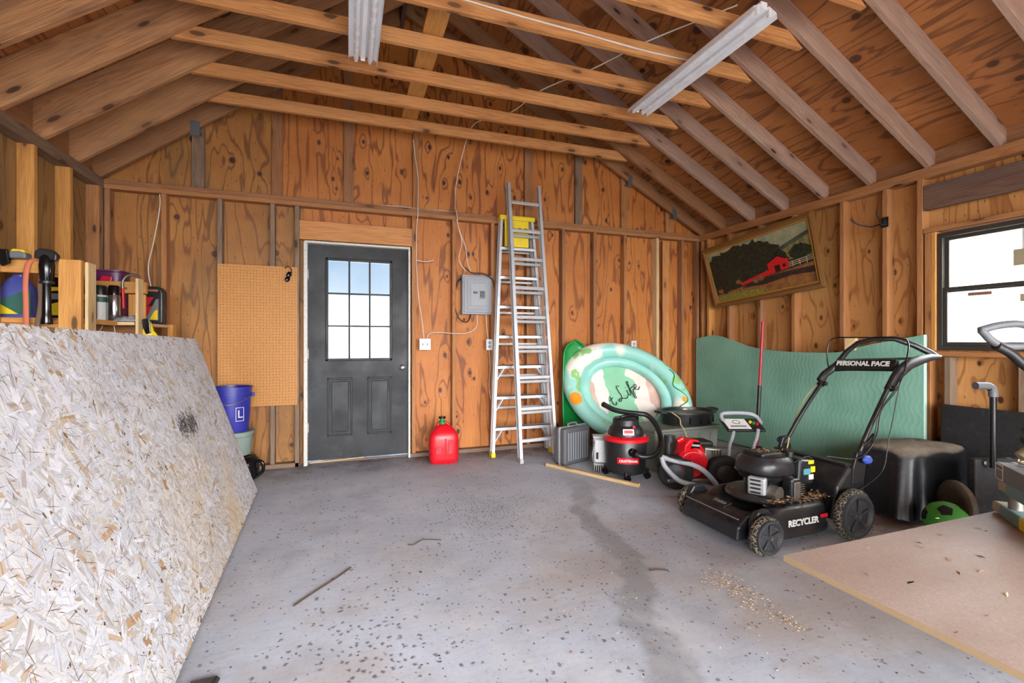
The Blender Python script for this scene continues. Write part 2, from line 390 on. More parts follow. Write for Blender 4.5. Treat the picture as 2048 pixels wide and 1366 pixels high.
tr.inputs[0].default_value = (.93, .96, .97, 1); s.l(fr.outputs[0], ms.inputs[0]); s.l(tr.outputs[0], ms.inputs[1]); s.l(gl.outputs[0], ms.inputs[2]); s.l(ms.outputs[0], s.out.inputs[0]); M['glass'] = s.m
s = N('dusty_glass'); tr = s.n('ShaderNodeBsdfTransparent'); df = s.n('ShaderNodeBsdfTranslucent'); ms = s.n('ShaderNodeMixShader')
c = s.coord(); s.l(s.rng(s.noise(c, 2.2, 5, .6), .3, .7, .35, .75), ms.inputs[0]); tr.inputs[0].default_value = (.92, .94, .9, 1); df.inputs[0].default_value = (.93, .92, .84, 1)
s.l(tr.outputs[0], ms.inputs[1]); s.l(df.outputs[0], ms.inputs[2]); s.l(ms.outputs[0], s.out.inputs[0]); M['dusty_glass'] = s.m

# ------------------------------------------------------------------ floor and ground
b = MB().box(((XL+XR)/2, (YF+YD)/2, -.1), (XR-XL+.4, YD-YF+.4, .2))
struct(b.build('floor', 'concrete'))
b = MB().box((0, 0, -.26), (80, 80, .06)); struct(b.build('ground', 'ground_out'))
struct(MB().box(((XL+XR)/2, YF-3.2, -.12), (XR-XL+1, 6, .2)).build('driveway', 'ground_out'))
struct(MB().box((.12, YD+.74, -.1), (1.6, 1.05, .19)).build('doorstep', 'ground_out'))

# ------------------------------------------------------------------ roof planes
SL, SR = .745, .523
zl = lambda x: 2.52+SL*(x-XL)          # underside of the left rafters
zr = lambda x: 2.51+SR*(XR-x)          # underside of the right rafters
VL, VR = .285, .158                    # vertical rafter depth
XT = (2.51+VR+SR*XR-2.52-VL+SL*XL)/(SL+SR); ZT = zl(XT)+VL
def sheet(name, mat, poly, o, x, y, th=.012, parent=None):
    """flat panel: polygon given in a local frame whose X runs with the face grain"""
    ob = MB().prism(poly, 0, th).build(name, mat); ob.matrix_world = frame(o, x, y)
    if parent is not None: ob.parent = parent
    return ob
def hull(name, label):
    o = bpy.data.objects.new(name, None); C.objects.link(o); struct(o, label); return o

# gable wall (with the entry door)
wb = hull('wall_back', 'gable wall of orange plywood on open studs')
YS = YD+.089
def gable_sheet(x0, x1, z0, z1, mat):
    # local X = world Z, local Y = world -X ; facing the room
    def top(x): return min(z1, zl(x)+VL-.03, zr(x)+VR-.03) if z1 > 2.6 else z1
    xs = [x0, x1]+([XT] if x0 < XT < x1 and z1 > 2.6 else []); xs.sort()
    poly = [(z0, x0)]+[(top(x), x) for x in xs]+[(z0, x1)]
    poly = [(a, b_) for a, b_ in poly]
    ob = MB().prism([(a, -b_) for a, b_ in poly], 0, .012).build('plywood_sheet', mat)
    ob.matrix_world = Matrix(((0, -1, 0, 0), (0, 0, -1, YS+.012), (1, 0, 0, 0), (0, 0, 0, 1))); ob.parent = wb
g = .0004
for a, b_, mt in ((XL-.1, -1.06, 'ply_gable_left'), (-1.06, -.38, 'ply_gable_left'), (.595, 1.05, 'ply_gable'), (1.05, 2.29, 'ply_gable'), (2.29, 3.12, 'ply_gable'), (3.12, XR+.1, 'ply_gable')):
    gable_sheet(a+g, b_-g, 0, 2.47, mt)
gable_sheet(-.38, .595, 2.10, 2.47, 'ply_gable')
for a, b_, mt in ((XL-.1, -1.23, 'ply_gable_left'), (-1.23, -.61, 'ply_gable_left'), (-.61, .02, 'ply_gable'), (.02, .64, 'ply_gable'), (.64, 1.219, 'ply_gable'), (1.219, 1.87, 'ply_gable'), (1.87, 2.47, 'ply_gable'), (2.47, 3.09, 'ply_gable'), (3.09, 3.73, 'ply_gable'), (3.73, XR+.1, 'ply_gable')):
    gable_sheet(a+g, b_-g, 2.475, 9, mt)
sd = 'lum_stud'
YM = YD+.0445
def vstud(x, z0, z1, mat=sd, y=YM, wd=.038, dp=.088, par=None, name='stud'):
    return beam(name, (x, y, z0), (x, y, z1), wd, dp, mat, up=(0, 1, 0), parent=par or wb)
for x, mt in ((-1.474, 'lum_stud'), (-1.06, 'lum_grey'), (-.64, 'lum_grey'), (.637, 'lum_stud'), (1.05, 'lum_stud'), (1.47, 'lum_stud'), (1.88, 'lum_stud'), (2.31, 'lum_brown'), (2.71, 'lum_brown'), (3.12, 'lum_stud'), (3.58, 'lum_pale'), (3.955, 'lum_brown'), (4.19, 'lum_brown'), (XL+.02, 'lum_brown')):
    vstud(x, .04, 2.43, mt)
vstud(-.435, .0, 2.43, 'lum_grey')
beam('pine_strip', (3.70, YD+.012, .05), (3.70, YD+.012, 2.40), .09, .02, 'lum_tie', up=(0, 1, 0), parent=wb)
for x0, x1 in ((XL, -.42), (.60, XR)):
    beam('sole_plate', (x0, YM, .019), (x1, YM, .019), .088, .038, 'lum_grey', parent=wb)
beam('top_plate', (XL, YM, 2.451), (XR, YM, 2.451), .09, .038, 'lum_stud', parent=wb)
beam('top_plate', (XL, YM, 2.490), (XR, YM, 2.490), .09, .038, 'lum_brown', parent=wb)
beam('header', (-.415, YD+.02, 2.212), (.618, YD+.02, 2.212), .036, .178, 'lum_tie', parent=wb)
for x, wd, mt in ((-1.235, .095, 'lum_grey'), (-.608, .09, 'lum_brown'), (.018, .09, 'lum_brown'), (.665, .06, 'lum_stud'), (1.9, .09, 'lum_brown'), (2.525, .09, 'lum_grey'), (3.14, .09, 'lum_stud'), (3.785, .09, 'lum_stud')):
    top = min(zl(x), zr(x))+.06
    beam('gable_stud', (x, YD+.066, 2.51), (x, YD+.066, top), wd, .036, mt, up=(0, 1, 0), parent=wb)
for x, sx in ((-1.235, .07), (3.16, .06), (3.80, .055)):
    z = min(zl(x), zr(x))+.005; MB().box((x, 4.686, z), (sx, .004, .13)).build('nail_plate', 'galv', wb)
    MB().box((x, 4.735, z-.03), (sx, .09, .004)).build('nail_plate', 'galv', wb)

# side walls
def side_wall(name, x_in, sgn, label, mat, sheets, studs, stud_mat):
    wo = hull(name, label); xs = x_in+sgn*.089
    for (y0, y1, z0, z1) in sheets:
        ob = MB().prism([(z0, y0+g), (z1, y0+g), (z1, y1-g), (z0, y1-g)], 0, .012).build('plywood_sheet', mat)
        ob.matrix_world = Matrix(((0, 0, sgn, xs), (0, 1, 0, 0), (1, 0, 0, 0), (0, 0, 0, 1))); ob.parent = wo
    for i, (y, z0, z1, mt) in enumerate(studs): beam('stud', (x_in+sgn*.0445, y, z0), (x_in+sgn*.0445, y, z1), .038, .088, mt, up=(1, 0, 0), parent=wo)
    beam('top_plate', (x_in+sgn*.045, YF, 2.449), (x_in+sgn*.045, YD, 2.449), .09, .038, stud_mat, parent=wo)
    beam('top_plate', (x_in+sgn*.045, YF, 2.489), (x_in+sgn*.045, YD, 2.489), .09, .042, stud_mat, parent=wo)
    beam('sole_plate', (x_in+sgn*.045, YF, .019), (x_in+sgn*.045, YD, .019), .088, .038, 'lum_grey', parent=wo)
    return wo
ys = [3.82-.412*i for i in range(1, 12)]
left = [(YF, -.05, 0, 2.6), (-.05, 1.17, 0, 2.6), (1.17, 2.4, 0, 2.6), (2.4, 3.62, 0, 2.6), (3.62, YD+.1, 0, 2.6)]
wl = side_wall('wall_left', XL, -1, 'left side wall of brown plywood on open studs', 'ply_left', left,
     [(3.84, .04, 2.43, 'lum_yellow'), (4.252, .04, 2.43, 'lum_yellow'), (4.665, .04, 2.43, 'lum_stud'), (4.703, .04, 2.43, 'lum_grey')]+[(y+.02, .04, 2.43, 'lum_stud') for y in ys], 'lum_grey')
WY0, WY1, WZ0, WZ1 = 1.28, 2.226, 1.10, 1.985
right = [(YF, 0, 0, 2.6), (0, WY0, 0, 2.6), (WY0, WY1, 0, WZ0), (WY0, WY1, WZ1, 2.6), (WY1, 3.44, 0, 2.6), (3.44, YD+.1, 0, 2.6)]
wr = side_wall('wall_right', XR, 1, 'right side wall of orange plywood on open studs', 'ply_right', right,
     [(4.69, .04, 2.43, 'lum_stud'), (4.58, .04, 2.43, 'lum_yellow'), (4.252, .04, 2.43, 'lum_stud'), (3.824, .04, 2.43, 'lum_brown'), (3.418, .04, 2.43, 'lum_stud'), (2.935, .04, 2.43, 'lum_stud'),
      (2.58, .04, 2.43, 'lum_stud'), (2.332, .04, 2.43, 'lum_stud'), (2.28, .04, 2.0, 'lum_stud'), (2.155, .04, 1.05, 'lum_grey'), (1.75, .04, 1.05, 'lum_grey'), (1.24, .04, 2.43, 'lum_stud')]+[(y, .04, 2.43, 'lum_stud') for y in (.83, .42, 0, -.41, -.82)], 'lum_stud')
beam('header', (XR+.02, 1.26, 2.27), (XR+.02, 2.308, 2.275), .036, .19, 'lum_dark', parent=wr)
beam('window_head_board', (XR+.0445, 1.26, 2.02), (XR+.0445, 2.308, 2.02), .09, .036, 'lum_stud', parent=wr)
beam('window_side_board', (XR+.035, 2.243, 1.10), (XR+.035, 2.243, 2.0), .03, .07, 'lum_yellow', up=(1, 0, 0), parent=wr)
beam('window_sill_board', (XR+.0445, 1.26, 1.073), (XR+.0445, 2.30, 1.073), .09, .036, 'lum_stud', parent=wr)

# garage-door wall behind the camera: header and jambs round the open doorway
wf = hull('wall_front', 'front wall with the wide open garage doorway')
for x0, x1, z0, z1 in ((XL-.1, XL+.25, 0, 2.3), (XR-.25, XR+.1, 0, 2.3)):
    MB().box(((x0+x1)/2, YF, (z0+z1)/2), (x1-x0, .1, z1-z0)).build('jamb', 'lum_stud', wf)
MB().prism([(XL-.1, 2.3), (XR+.1, 2.3), (XR+.1, zr(XR+.1)+VR), (XT, ZT), (XL-.1, zl(XL-.1)+VL)], YF-.05, YF+.05, 'xz').build('gable_panel', 'ply_right', wf)

# roof deck
ce = hull('ceiling', 'underside of the plywood roof deck between the rafters')
def roof_side(sgn, eave_x, zfun, V, slope):
    d = Vector((XT-eave_x, 0, ZT-(zfun(eave_x)+V))); Ls = d.length; d.normalize(); k = 0; u = 0.0
    while u < Ls:
        u1 = min(u+1.22, Ls); off = -1.22 if k % 2 else 0; y = YF-.3+off
        while y < YD+.4:
            y0, y1 = max(y, YF-.3), min(y+2.44, YD+.4)
            if y1-y0 > .05:
                o = Vector((eave_x, 0, zfun(eave_x)+V+.002))
                n = d.cross(Vector((0, 1, 0))); n = n if n.z > 0 else -n
                ob = MB().prism([(y0+g, u+g), (y1-g, u+g), (y1-g, u1-g), (y0+g, u1-g)], 0, .012).build('roof_sheet', 'ply_roof')
                m = Matrix((Vector((0, 1, 0)), d, n)).transposed().to_4x4(); m.translation = o; ob.matrix_world = m; ob.parent = ce
            y += 2.44
        u = u1; k += 1
roof_side(-1, XL-.35, zl, VL, SL); roof_side(1, XR+.35, zr, VR, SR)
# boards closing the eaves above the side walls
beam('frieze_board', (XR+.07, YF, zr(XR+.07)+VR/2), (XR+.07, YD+.1, zr(XR+.07)+VR/2), .02, VR+.04, 'lum_brown', parent=ce)
beam('frieze_board', (XL-.07, YF, 2.62), (XL-.07, YD+.1, 2.62), .02, VL, 'lum_brown', parent=ce)

# ------------------------------------------------------------------ rafters, collar ties
RY = [4.729, 4.39, 3.968, 3.552, 3.136, 2.721, 2.30, 1.89, 1.478, 1.066, .654, .242, -.17, -.582, -.994]
rb = beam('ridge_board', (XT, YF, ZT-.15), (XT, YD+.1, ZT-.15), .038, .23, 'lum_dark')
tag(rb, 'long dark ridge board along the peak where the rafters meet', 'roof board')
def rafter(side, i, Y):
    if side < 0: a, b_, V, f, sl = XL-.30, XT-.022, VL, zl, SL
    else: a, b_, V, f, sl = XR+.30, XT+.022, VR, zr, -SR
    d = V*math.cos(math.atan(abs(sl)))
    p0, p1 = Vector((a, Y-.019, f(a)+V/2)), Vector((b_, Y-.019, f(b_)+V/2))
    # plumb cuts at both ends
    t = abs(sl)
    ob = beam('rafter', p0, p1, .038, d, ('lum_left' if i else 'lum_brown') if side < 0 else ('lum_pink' if i > 1 else 'lum_brown'), cut0=t, cut1=t)
    where = 'against the gable wall' if i == 0 else ORD[i]+' from the gable wall'
    tag(ob, ('brown' if side < 0 else 'pinkish grey')+' rafter on the '+('left' if side < 0 else 'right')+' roof slope, '+where, 'rafter', ('left' if side < 0 else 'right')+' roof slope rafters')
for i, Y in enumerate(RY): rafter(-1, i, Y); rafter(1, i, Y)
for i in range(1, 10):
    Y = RY[i]+.019; z = 3.198
    xl = XL+(z-2.52)/SL; xr = XR-(z-2.51)/SR
    xr = 2.93 if True else xr
    ob = beam('collar_tie', (-1.02, Y, z-.012), (xr-.07, Y, z+.012), .037, .096, 'lum_tie', cut0=1/SL*.9, cut1=-1.35)
    tag(ob, 'orange pine collar tie under the roof, '+ORD[i-1]+' from the gable wall', 'roof beam', 'collar ties')
tb = beam('catwalk_board', (.552, 1.0, 3.262), (.552, 4.70, 3.262), .14, .020, 'lum_yellow')
tag(tb, 'flat yellow pine board lying along the top of the collar ties', 'board')

# ------------------------------------------------------------------ entry door
dr = hull('door_1', 'dark entry door with nine small panes')
MB().box((-.363, YD+.045, 1.05), (.034, .10, 2.10)).build('door_frame', 'white_paint', dr, bevel=.004)
MB().box((.5925, YD+.045, 1.05), (.020, .10, 2.10)).build('door_frame', 'white_paint', dr, bevel=.004)
MB().box((.115, YD+.045, 2.103), (.975, .10, .022)).build('door_frame', 'white_paint', dr, bevel=.004)
DYF = YD+.045          # inner face of the slab
x0, x1, z0, z1 = -.343, .580, .036, 2.088; gx0, gx1, gz0, gz1 = -.190, .428, .978, 1.968
b = MB(); T = .044; yc = DYF+T/2
b.box(((x0+gx0)/2, yc, (z0+z1)/2), (gx0-x0, T, z1-z0)); b.box(((gx1+x1)/2, yc, (z0+z1)/2), (x1-gx1, T, z1-z0))
b.box(((gx0+gx1)/2, yc, (gz1+z1)/2), (gx1-gx0, T, z1-gz1)); b.box(((gx0+gx1)/2, yc, (z0+gz0)/2), (gx1-gx0, T, gz0-z0))
slab = b.build('door_slab', 'door_black', dr)
for a, c_ in ((-.175, .052), (.192, .422)):      # embossed panels
    b = MB(); t = .016
    for q in ((a, c_, .816, .816-t), (a, c_, .256+t, .256), (a, a+t, .816, .256), (c_-t, c_, .816, .256)):
        b.box(((q[0]+q[1])/2, DYF-.002, (q[2]+q[3])/2), (q[1]-q[0], .010, abs(q[2]-q[3])))
    b.box(((a+c_)/2, DYF-.001, .536), (c_-a-.075, .008, .485)); b.build('panel_molding', 'door_black', slab, bevel=.004)
wn_ = MB(); t = .024
for q in ((gx0, gx1, gz1, gz1-t), (gx0, gx1, gz0+t, gz0), (gx0, gx0+t, gz1, gz0), (gx1-t, gx1, gz1, gz0)):
    wn_.box(((q[0]+q[1])/2, DYF-.002, (q[2]+q[3])/2), (q[1]-q[0], .03, abs(q[2]-q[3])))
wf_ = wn_.build('window_frame', 'door_black', dr, bevel=.005)
ix0, ix1, iz0, iz1 = gx0+t, gx1-t, gz0+t, gz1-t
b = MB()
for k in (1, 2):
    x = ix0+(ix1-ix0)*k/3; z = iz0+(iz1-iz0)*k/3
    b.box((x, DYF+.012, (iz0+iz1)/2), (.017, .018, iz1-iz0)); b.box(((ix0+ix1)/2, DYF+.0121, z), (ix1-ix0, .017, .015))
b.build('muntins', 'door_black', wf_, bevel=.003)
MB().box(((ix0+ix1)/2, DYF+.026, (iz0+iz1)/2), (ix1-ix0, .004, iz1-iz0)).build('window_glass', 'glass', dr)
plain('brass_worn', (150, 146, 138), .25, .9, dirt=.3)
MB().lathe([(.033, 0), (.033, .004), (.014, .010), (.012, .028), (.024, .034), (.030, .046), (.027, .060), (.014, .066), (0, .066)], (.527, DYF, .905), 24, axis=(0, -1, 0)).build('door_knob', 'brass_worn', dr, smooth=40)
for z in (.35, 1.05, 1.80): MB().box((-.345, DYF-.003, z), (.010, .010, .09)).build('hinge', 'white_paint', dr)
MB().box((.115, YD+.075, .008), (.93, .03, .012)).build('threshold', 'lum_grey', dr)
beam('wood_sliver', (-.33, YD+.03, .021), (.16, YD+.085, .021), .022, .009, 'lum_pale', parent=dr)

# ------------------------------------------------------------------ window in the right wall
wd = hull('window_1', 'dark framed sliding sash window in the right wall')
XW = XR+.028
def ring(b, y0, y1, z0, z1, t, x, dx, tb=None):
    tb = tb or t
    for q in ((y0, y1, z1-t, z1), (y0, y1, z0, z0+tb), (y0, y0+t, z0+tb, z1-t), (y1-t, y1, z0+tb, z1-t)):
        b.box((x, (q[0]+q[1])/2, (q[2]+q[3])/2), (dx, q[1]-q[0], q[3]-q[2]))
b = MB(); ring(b, WY0, WY1, WZ0, WZ1, .034, XW+.02, .07, .036); fr_ = b.build('window_frame', 'bronze_frame', wd, bevel=.003)
b = MB(); ring(b, WY0+.034, WY1-.034, 1.535, WZ1-.034, .026, XW+.026, .02); us = b.build('upper_sash', 'bronze_frame', wd, bevel=.003)
MB().box((XW+.026, (WY0+WY1)/2, 1.745), (.004, WY1-WY0-.12, .36)).build('upper_glass', 'dusty_glass', us)
b = MB(); ring(b, WY0+.034, WY1-.034, 1.136, 1.572, .026, XW+.004, .022); ls = b.build('lower_sash', 'bronze_frame', wd, bevel=.003)
MB().box((XW+.004, (WY0+WY1)/2, 1.353), (.004, WY1-WY0-.12, .385)).build('lower_glass', 'glass', ls)
# ------------------------------------------------------------------ object materials
s = N('osb')     # weathered strand board: per-flake tone, streaks along each flake (UV runs along the flake)
uv = s.n('ShaderNodeUVMap').outputs[0]; gi = s.n('ShaderNodeNewGeometry').outputs['Random Per Island']; c = s.coord(False); o = s.sep(c)
st = s.noise(s.map(uv, (14, 330, 1)), 1.0, 4, .6); st2 = s.noise(s.map(uv, (5, 90, 1)), 1.0, 3, .6)
tone = s.ramp(gi, (0, lin(228, 230, 236)), (.36, lin(196, 200, 209)), (.64, lin(222, 221, 220)), (.88, lin(184, 182, 180)), (.955, lin(206, 190, 168)), (.99, lin(188, 156, 120)), (1, lin(142, 106, 74)))
yz = s.math('MULTIPLY', s.rng(s.noise(c, 2.0, 3), .35, .6), s.math('MULTIPLY', s.rng(o[1], .75, .35), s.math('MULTIPLY', s.rng(o[0], .35, .7), s.rng(o[0], 1.9, 1.3))))
tone = s.mix(s.math('MULTIPLY', yz, .6), tone, lin(214, 184, 128))
tone = s.mix(s.rng(s.noise(c, 1.3, 3), .45, .7, 0, .35), tone, lin(178, 182, 190))
tone = s.mix(s.rng(st2, .54, .68, 0, .45), tone, lin(150, 138, 126)); tone = s.mix(s.rng(st, .56, .68, 0, .7), tone, lin(112, 98, 86))
ed = s.noise(s.map(uv, (2, 30, 1)), 1.0, 2); tone = s.mix(s.rng(ed, .62, .66, 0, .5), tone, lin(140, 110, 80))
M['osb'] = s.fin(tone, .8, bump=st, bs=.4, bd=.001)
plain('osb_edge', (150, 122, 88), .85); plain('osb_under', (128, 100, 72), .9)
plain('ink', (52, 52, 56), .7)
s = N('foam'); c = s.coord(False); o = s.sep(c); n = s.noise(c, 2.2, 3); wob = s.math('ADD', s.math('MULTIPLY', s.math('SINE', s.math('MULTIPLY', o[1], 42.0)), .010), s.math('MULTIPLY', n, .16))
ln = s.math('SINE', s.math('MULTIPLY', s.math('ADD', o[0], wob), 150.0)); zone = s.rng(s.noise(c, 1.6, 2), .42, .6)
col = s.mix(s.rng(n, .3, .7), lin(116, 168, 146), lin(138, 188, 168)); col = s.mix(s.math('MULTIPLY', s.math('MULTIPLY', s.rng(ln, .80, 1), .55), zone), col, lin(78, 122, 106))
M['foam'] = s.fin(col, .75, bump=ln, bs=.12, bd=.002)
plain('foam_edge', (178, 214, 200), .8)
s = N('particle'); c = s.coord(False); n = s.noise(c, 170, 3, .7); n2 = s.noise(s.map(c, (1, 3, 1)), 2.0, 4); fl = s.vor(c, 110)
col = s.mix(s.rng(n2, .35, .65), lin(158, 140, 130), lin(172, 156, 148)); col = s.mix(s.rng(n, .4, .7, 0, .45), col, lin(132, 104, 84)); col = s.mix(s.rng(fl, .0, .3, .3, 0), col, lin(190, 178, 172))
M['particle'] = s.fin(col, .42, bump=n, bs=.12, bd=.0006)
plain('particle_edge', (164, 140, 108), .9, sc=120)
plain('alu', (214, 216, 220), .38, .45, dirt=.2, dirtcol=(120, 120, 120), sc=30)
plain('alu_dull', (186, 188, 190), .45, .45, dirt=.3, sc=30)
plain('yellow_plastic', (238, 208, 20), .45, dirt=.2)
plain('black_plastic', (28, 28, 30), .38, dirt=.18, dirtcol=(84, 80, 74))
plain('black_matte', (22, 22, 24), .75, dirt=.3, dirtcol=(70, 66, 60))
plain('black_gloss', (14, 14, 16), .18)
plain('grey_plastic', (110, 112, 116), .5, dirt=.2)
plain('grey_light', (160, 164, 170), .5, dirt=.15)
plain('panel_grey', (148, 152, 158), .45, dirt=.12)
plain('red_plastic', (214, 16, 34), .32)
plain('red_dark', (190, 18, 36), .35, dirt=.15)
plain('red_paint', (190, 40, 56), .35, dirt=.2)
plain('green_plastic', (20, 140, 62), .35)
plain('green_ball', (72, 170, 60), .5, dirt=.3, dirtcol=(60, 90, 50))
plain('blue_plastic', (48, 50, 150), .35)
plain('blue_knob', (52, 78, 160), .4, dirt=.2)
plain('blue_box', (20, 80, 120), .5)
plain('blue_jug', (76, 84, 160), .4)
plain('sage', (132, 148, 138), .55, dirt=.2)
plain('tote_grey', (120, 126, 116), .6, dirt=.5)
plain('teal_saw', (112, 146, 148), .5, dirt=.35)
plain('tan_cap', (166, 154, 126), .6, dirt=.3)
plain('white_plastic', (226, 226, 222), .45)
plain('white_cable', (222, 212, 200), .5)
plain('black_cable', (26, 26, 28), .5)
plain('orange_cord', (208, 116, 84), .7); plain('brown_strap', (116, 90, 72), .8)
plain('purple', (84, 24, 74), .35)
plain('label_white', (222, 222, 218), .5); plain('label_red', (200, 24, 44), .4); plain('label_yellow', (236, 206, 20), .5); plain('label_teal', (80, 150, 160), .5)
plain('label_dark', (24, 50, 50), .5); plain('label_green', (44, 96, 84), .5); plain('label_grey', (120, 118, 116), .5)
plain('silver', (190, 190, 196), .16, .95)
plain('steel_dull', (140, 136, 128), .4, .8, dirt=.4, sc=50)
plain('leaf', (142, 98, 62), .9); plain('leaf_dark', (48, 38, 30), .9); plain('straw', (206, 176, 132), .9); plain('twig', (74, 56, 42), .9)
plain('cable_yellow', (196, 176, 120), .7)
s = N('dusty_black'); c = s.coord(False); gn = s.sep(s.n('ShaderNodeNewGeometry').outputs['Normal'])[2]; n = s.noise(c, 22, 6, .65)
col = s.mix(s.math('MULTIPLY', s.rng(gn, .35, .9), s.rng(n, .25, .6, .5, 1)), lin(24, 25, 28), lin(118, 108, 92)); col = s.mix(s.rng(s.noise(c, 60, 4, .7), .6, .75, 0, .4), col, lin(120, 118, 112))
M['dusty_black'] = s.fin(col, s.rng(gn, .2, .8, .35, .85), bump=n, bs=.3, bd=.004)
s = N('tire'); c = s.coord(False); v = s.vor(c, 46, feature='DISTANCE_TO_EDGE'); M['tire'] = s.fin(s.mix(s.rng(v, .03, .09), lin(128, 116, 94), lin(30, 30, 30)), .8, bump=s.rng(v, .05, .15), bs=.8, bd=.006)
s = N('mower_black'); c = s.coord(False); n = s.noise(c, 9, 6, .65); gn = s.sep(s.n('ShaderNodeNewGeometry').outputs['Normal'])[2]
col = s.mix(s.math('MULTIPLY', s.rng(gn, .5, .95, .15, 1), s.rng(n, .45, .7, 0, .45)), lin(27, 28, 31), lin(92, 86, 78)); M['mower_black'] = s.fin(col, s.rng(n, .3, .7, .2, .5), bump=n, bs=.1, bd=.002)
s = N('pegboard'); c = s.coord(False); o = s.sep(c)
def frac(v): return s.math('SUBTRACT', s.math('FRACT', s.math('MULTIPLY', v, 1/.0262)), .5)
fx, fy = frac(o[0]), frac(o[2]); d = s.math('SQRT', s.math('ADD', s.math('MULTIPLY', fx, fx), s.math('MULTIPLY', fy, fy)))
n = s.noise(c, 90, 4, .7); col = s.mix(s.rng(n, .3, .7), lin(172, 114, 50), lin(196, 138, 72)); col = s.mix(s.rng(d, .10, .15, 1, 0), col, lin(58, 32, 14)); M['pegboard'] = s.fin(col, .6)
s = N('pool_vinyl'); c = s.coord(False); v1 = s.noise(c, 2.3, 2); base = s.mix(s.rng(v1, .44, .50), lin(232, 226, 214), lin(150, 208, 196))
g1 = s.noise(s.map(c, loc=(4, 2, 1)), 4.6, 2); base = s.mix(s.rng(g1, .60, .64), base, lin(142, 190, 120))
dv = s.vor(c, 4.4); kv = s.sep(s.vor(c, 4.4, out='Color'))
base = s.mix(s.math('MULTIPLY', s.rng(dv, .30, .33, 1, 0), s.rng(kv[0], .62, .64)), base, lin(240, 150, 46))
dv2 = s.vor(s.map(c, loc=(1, 3, 2)), 9.5); kv2 = s.sep(s.vor(s.map(c, loc=(1, 3, 2)), 9.5, out='Color'))
base = s.mix(s.math('MULTIPLY', s.rng(dv2, .22, .26, 1, 0), s.rng(kv2[0], .86, .88)), base, lin(248, 244, 236)); base = s.mix(s.math('MULTIPLY', s.rng(dv2, .07, .09, 1, 0), s.rng(kv2[0], .86, .88)), base, lin(220, 120, 90))
M['pool_vinyl'] = s.fin(base, .32)
s = N('pool_aqua'); c = s.coord(False); M['pool_aqua'] = s.fin(s.mix(s.rng(s.noise(c, 3, 2), .4, .6), lin(134, 196, 184), lin(158, 212, 200)), .32)
s = N('pool_floor'); c = s.coord(False); o = s.sep(c); q = s.math('ADD', o[0], s.math('MULTIPLY', s.math('SUBTRACT', s.noise(c, 4, 2), .5), .22))
bs = s.ramp(s.rng(q, -.4, .4), (0, lin(206, 172, 158)), (.22, lin(228, 220, 212)), (.36, lin(138, 196, 160)), (.66, lin(226, 216, 206)), (.84, lin(206, 172, 158)))
for e in s.t.nodes:
    if e.bl_idname == 'ShaderNodeValToRGB': e.color_ramp.interpolation = 'CONSTANT'
M['pool_floor'] = s.fin(bs, .4, bump=s.noise(s.map(c, (1, 1, 1)), 12, 4), bs=.5, bd=.01)

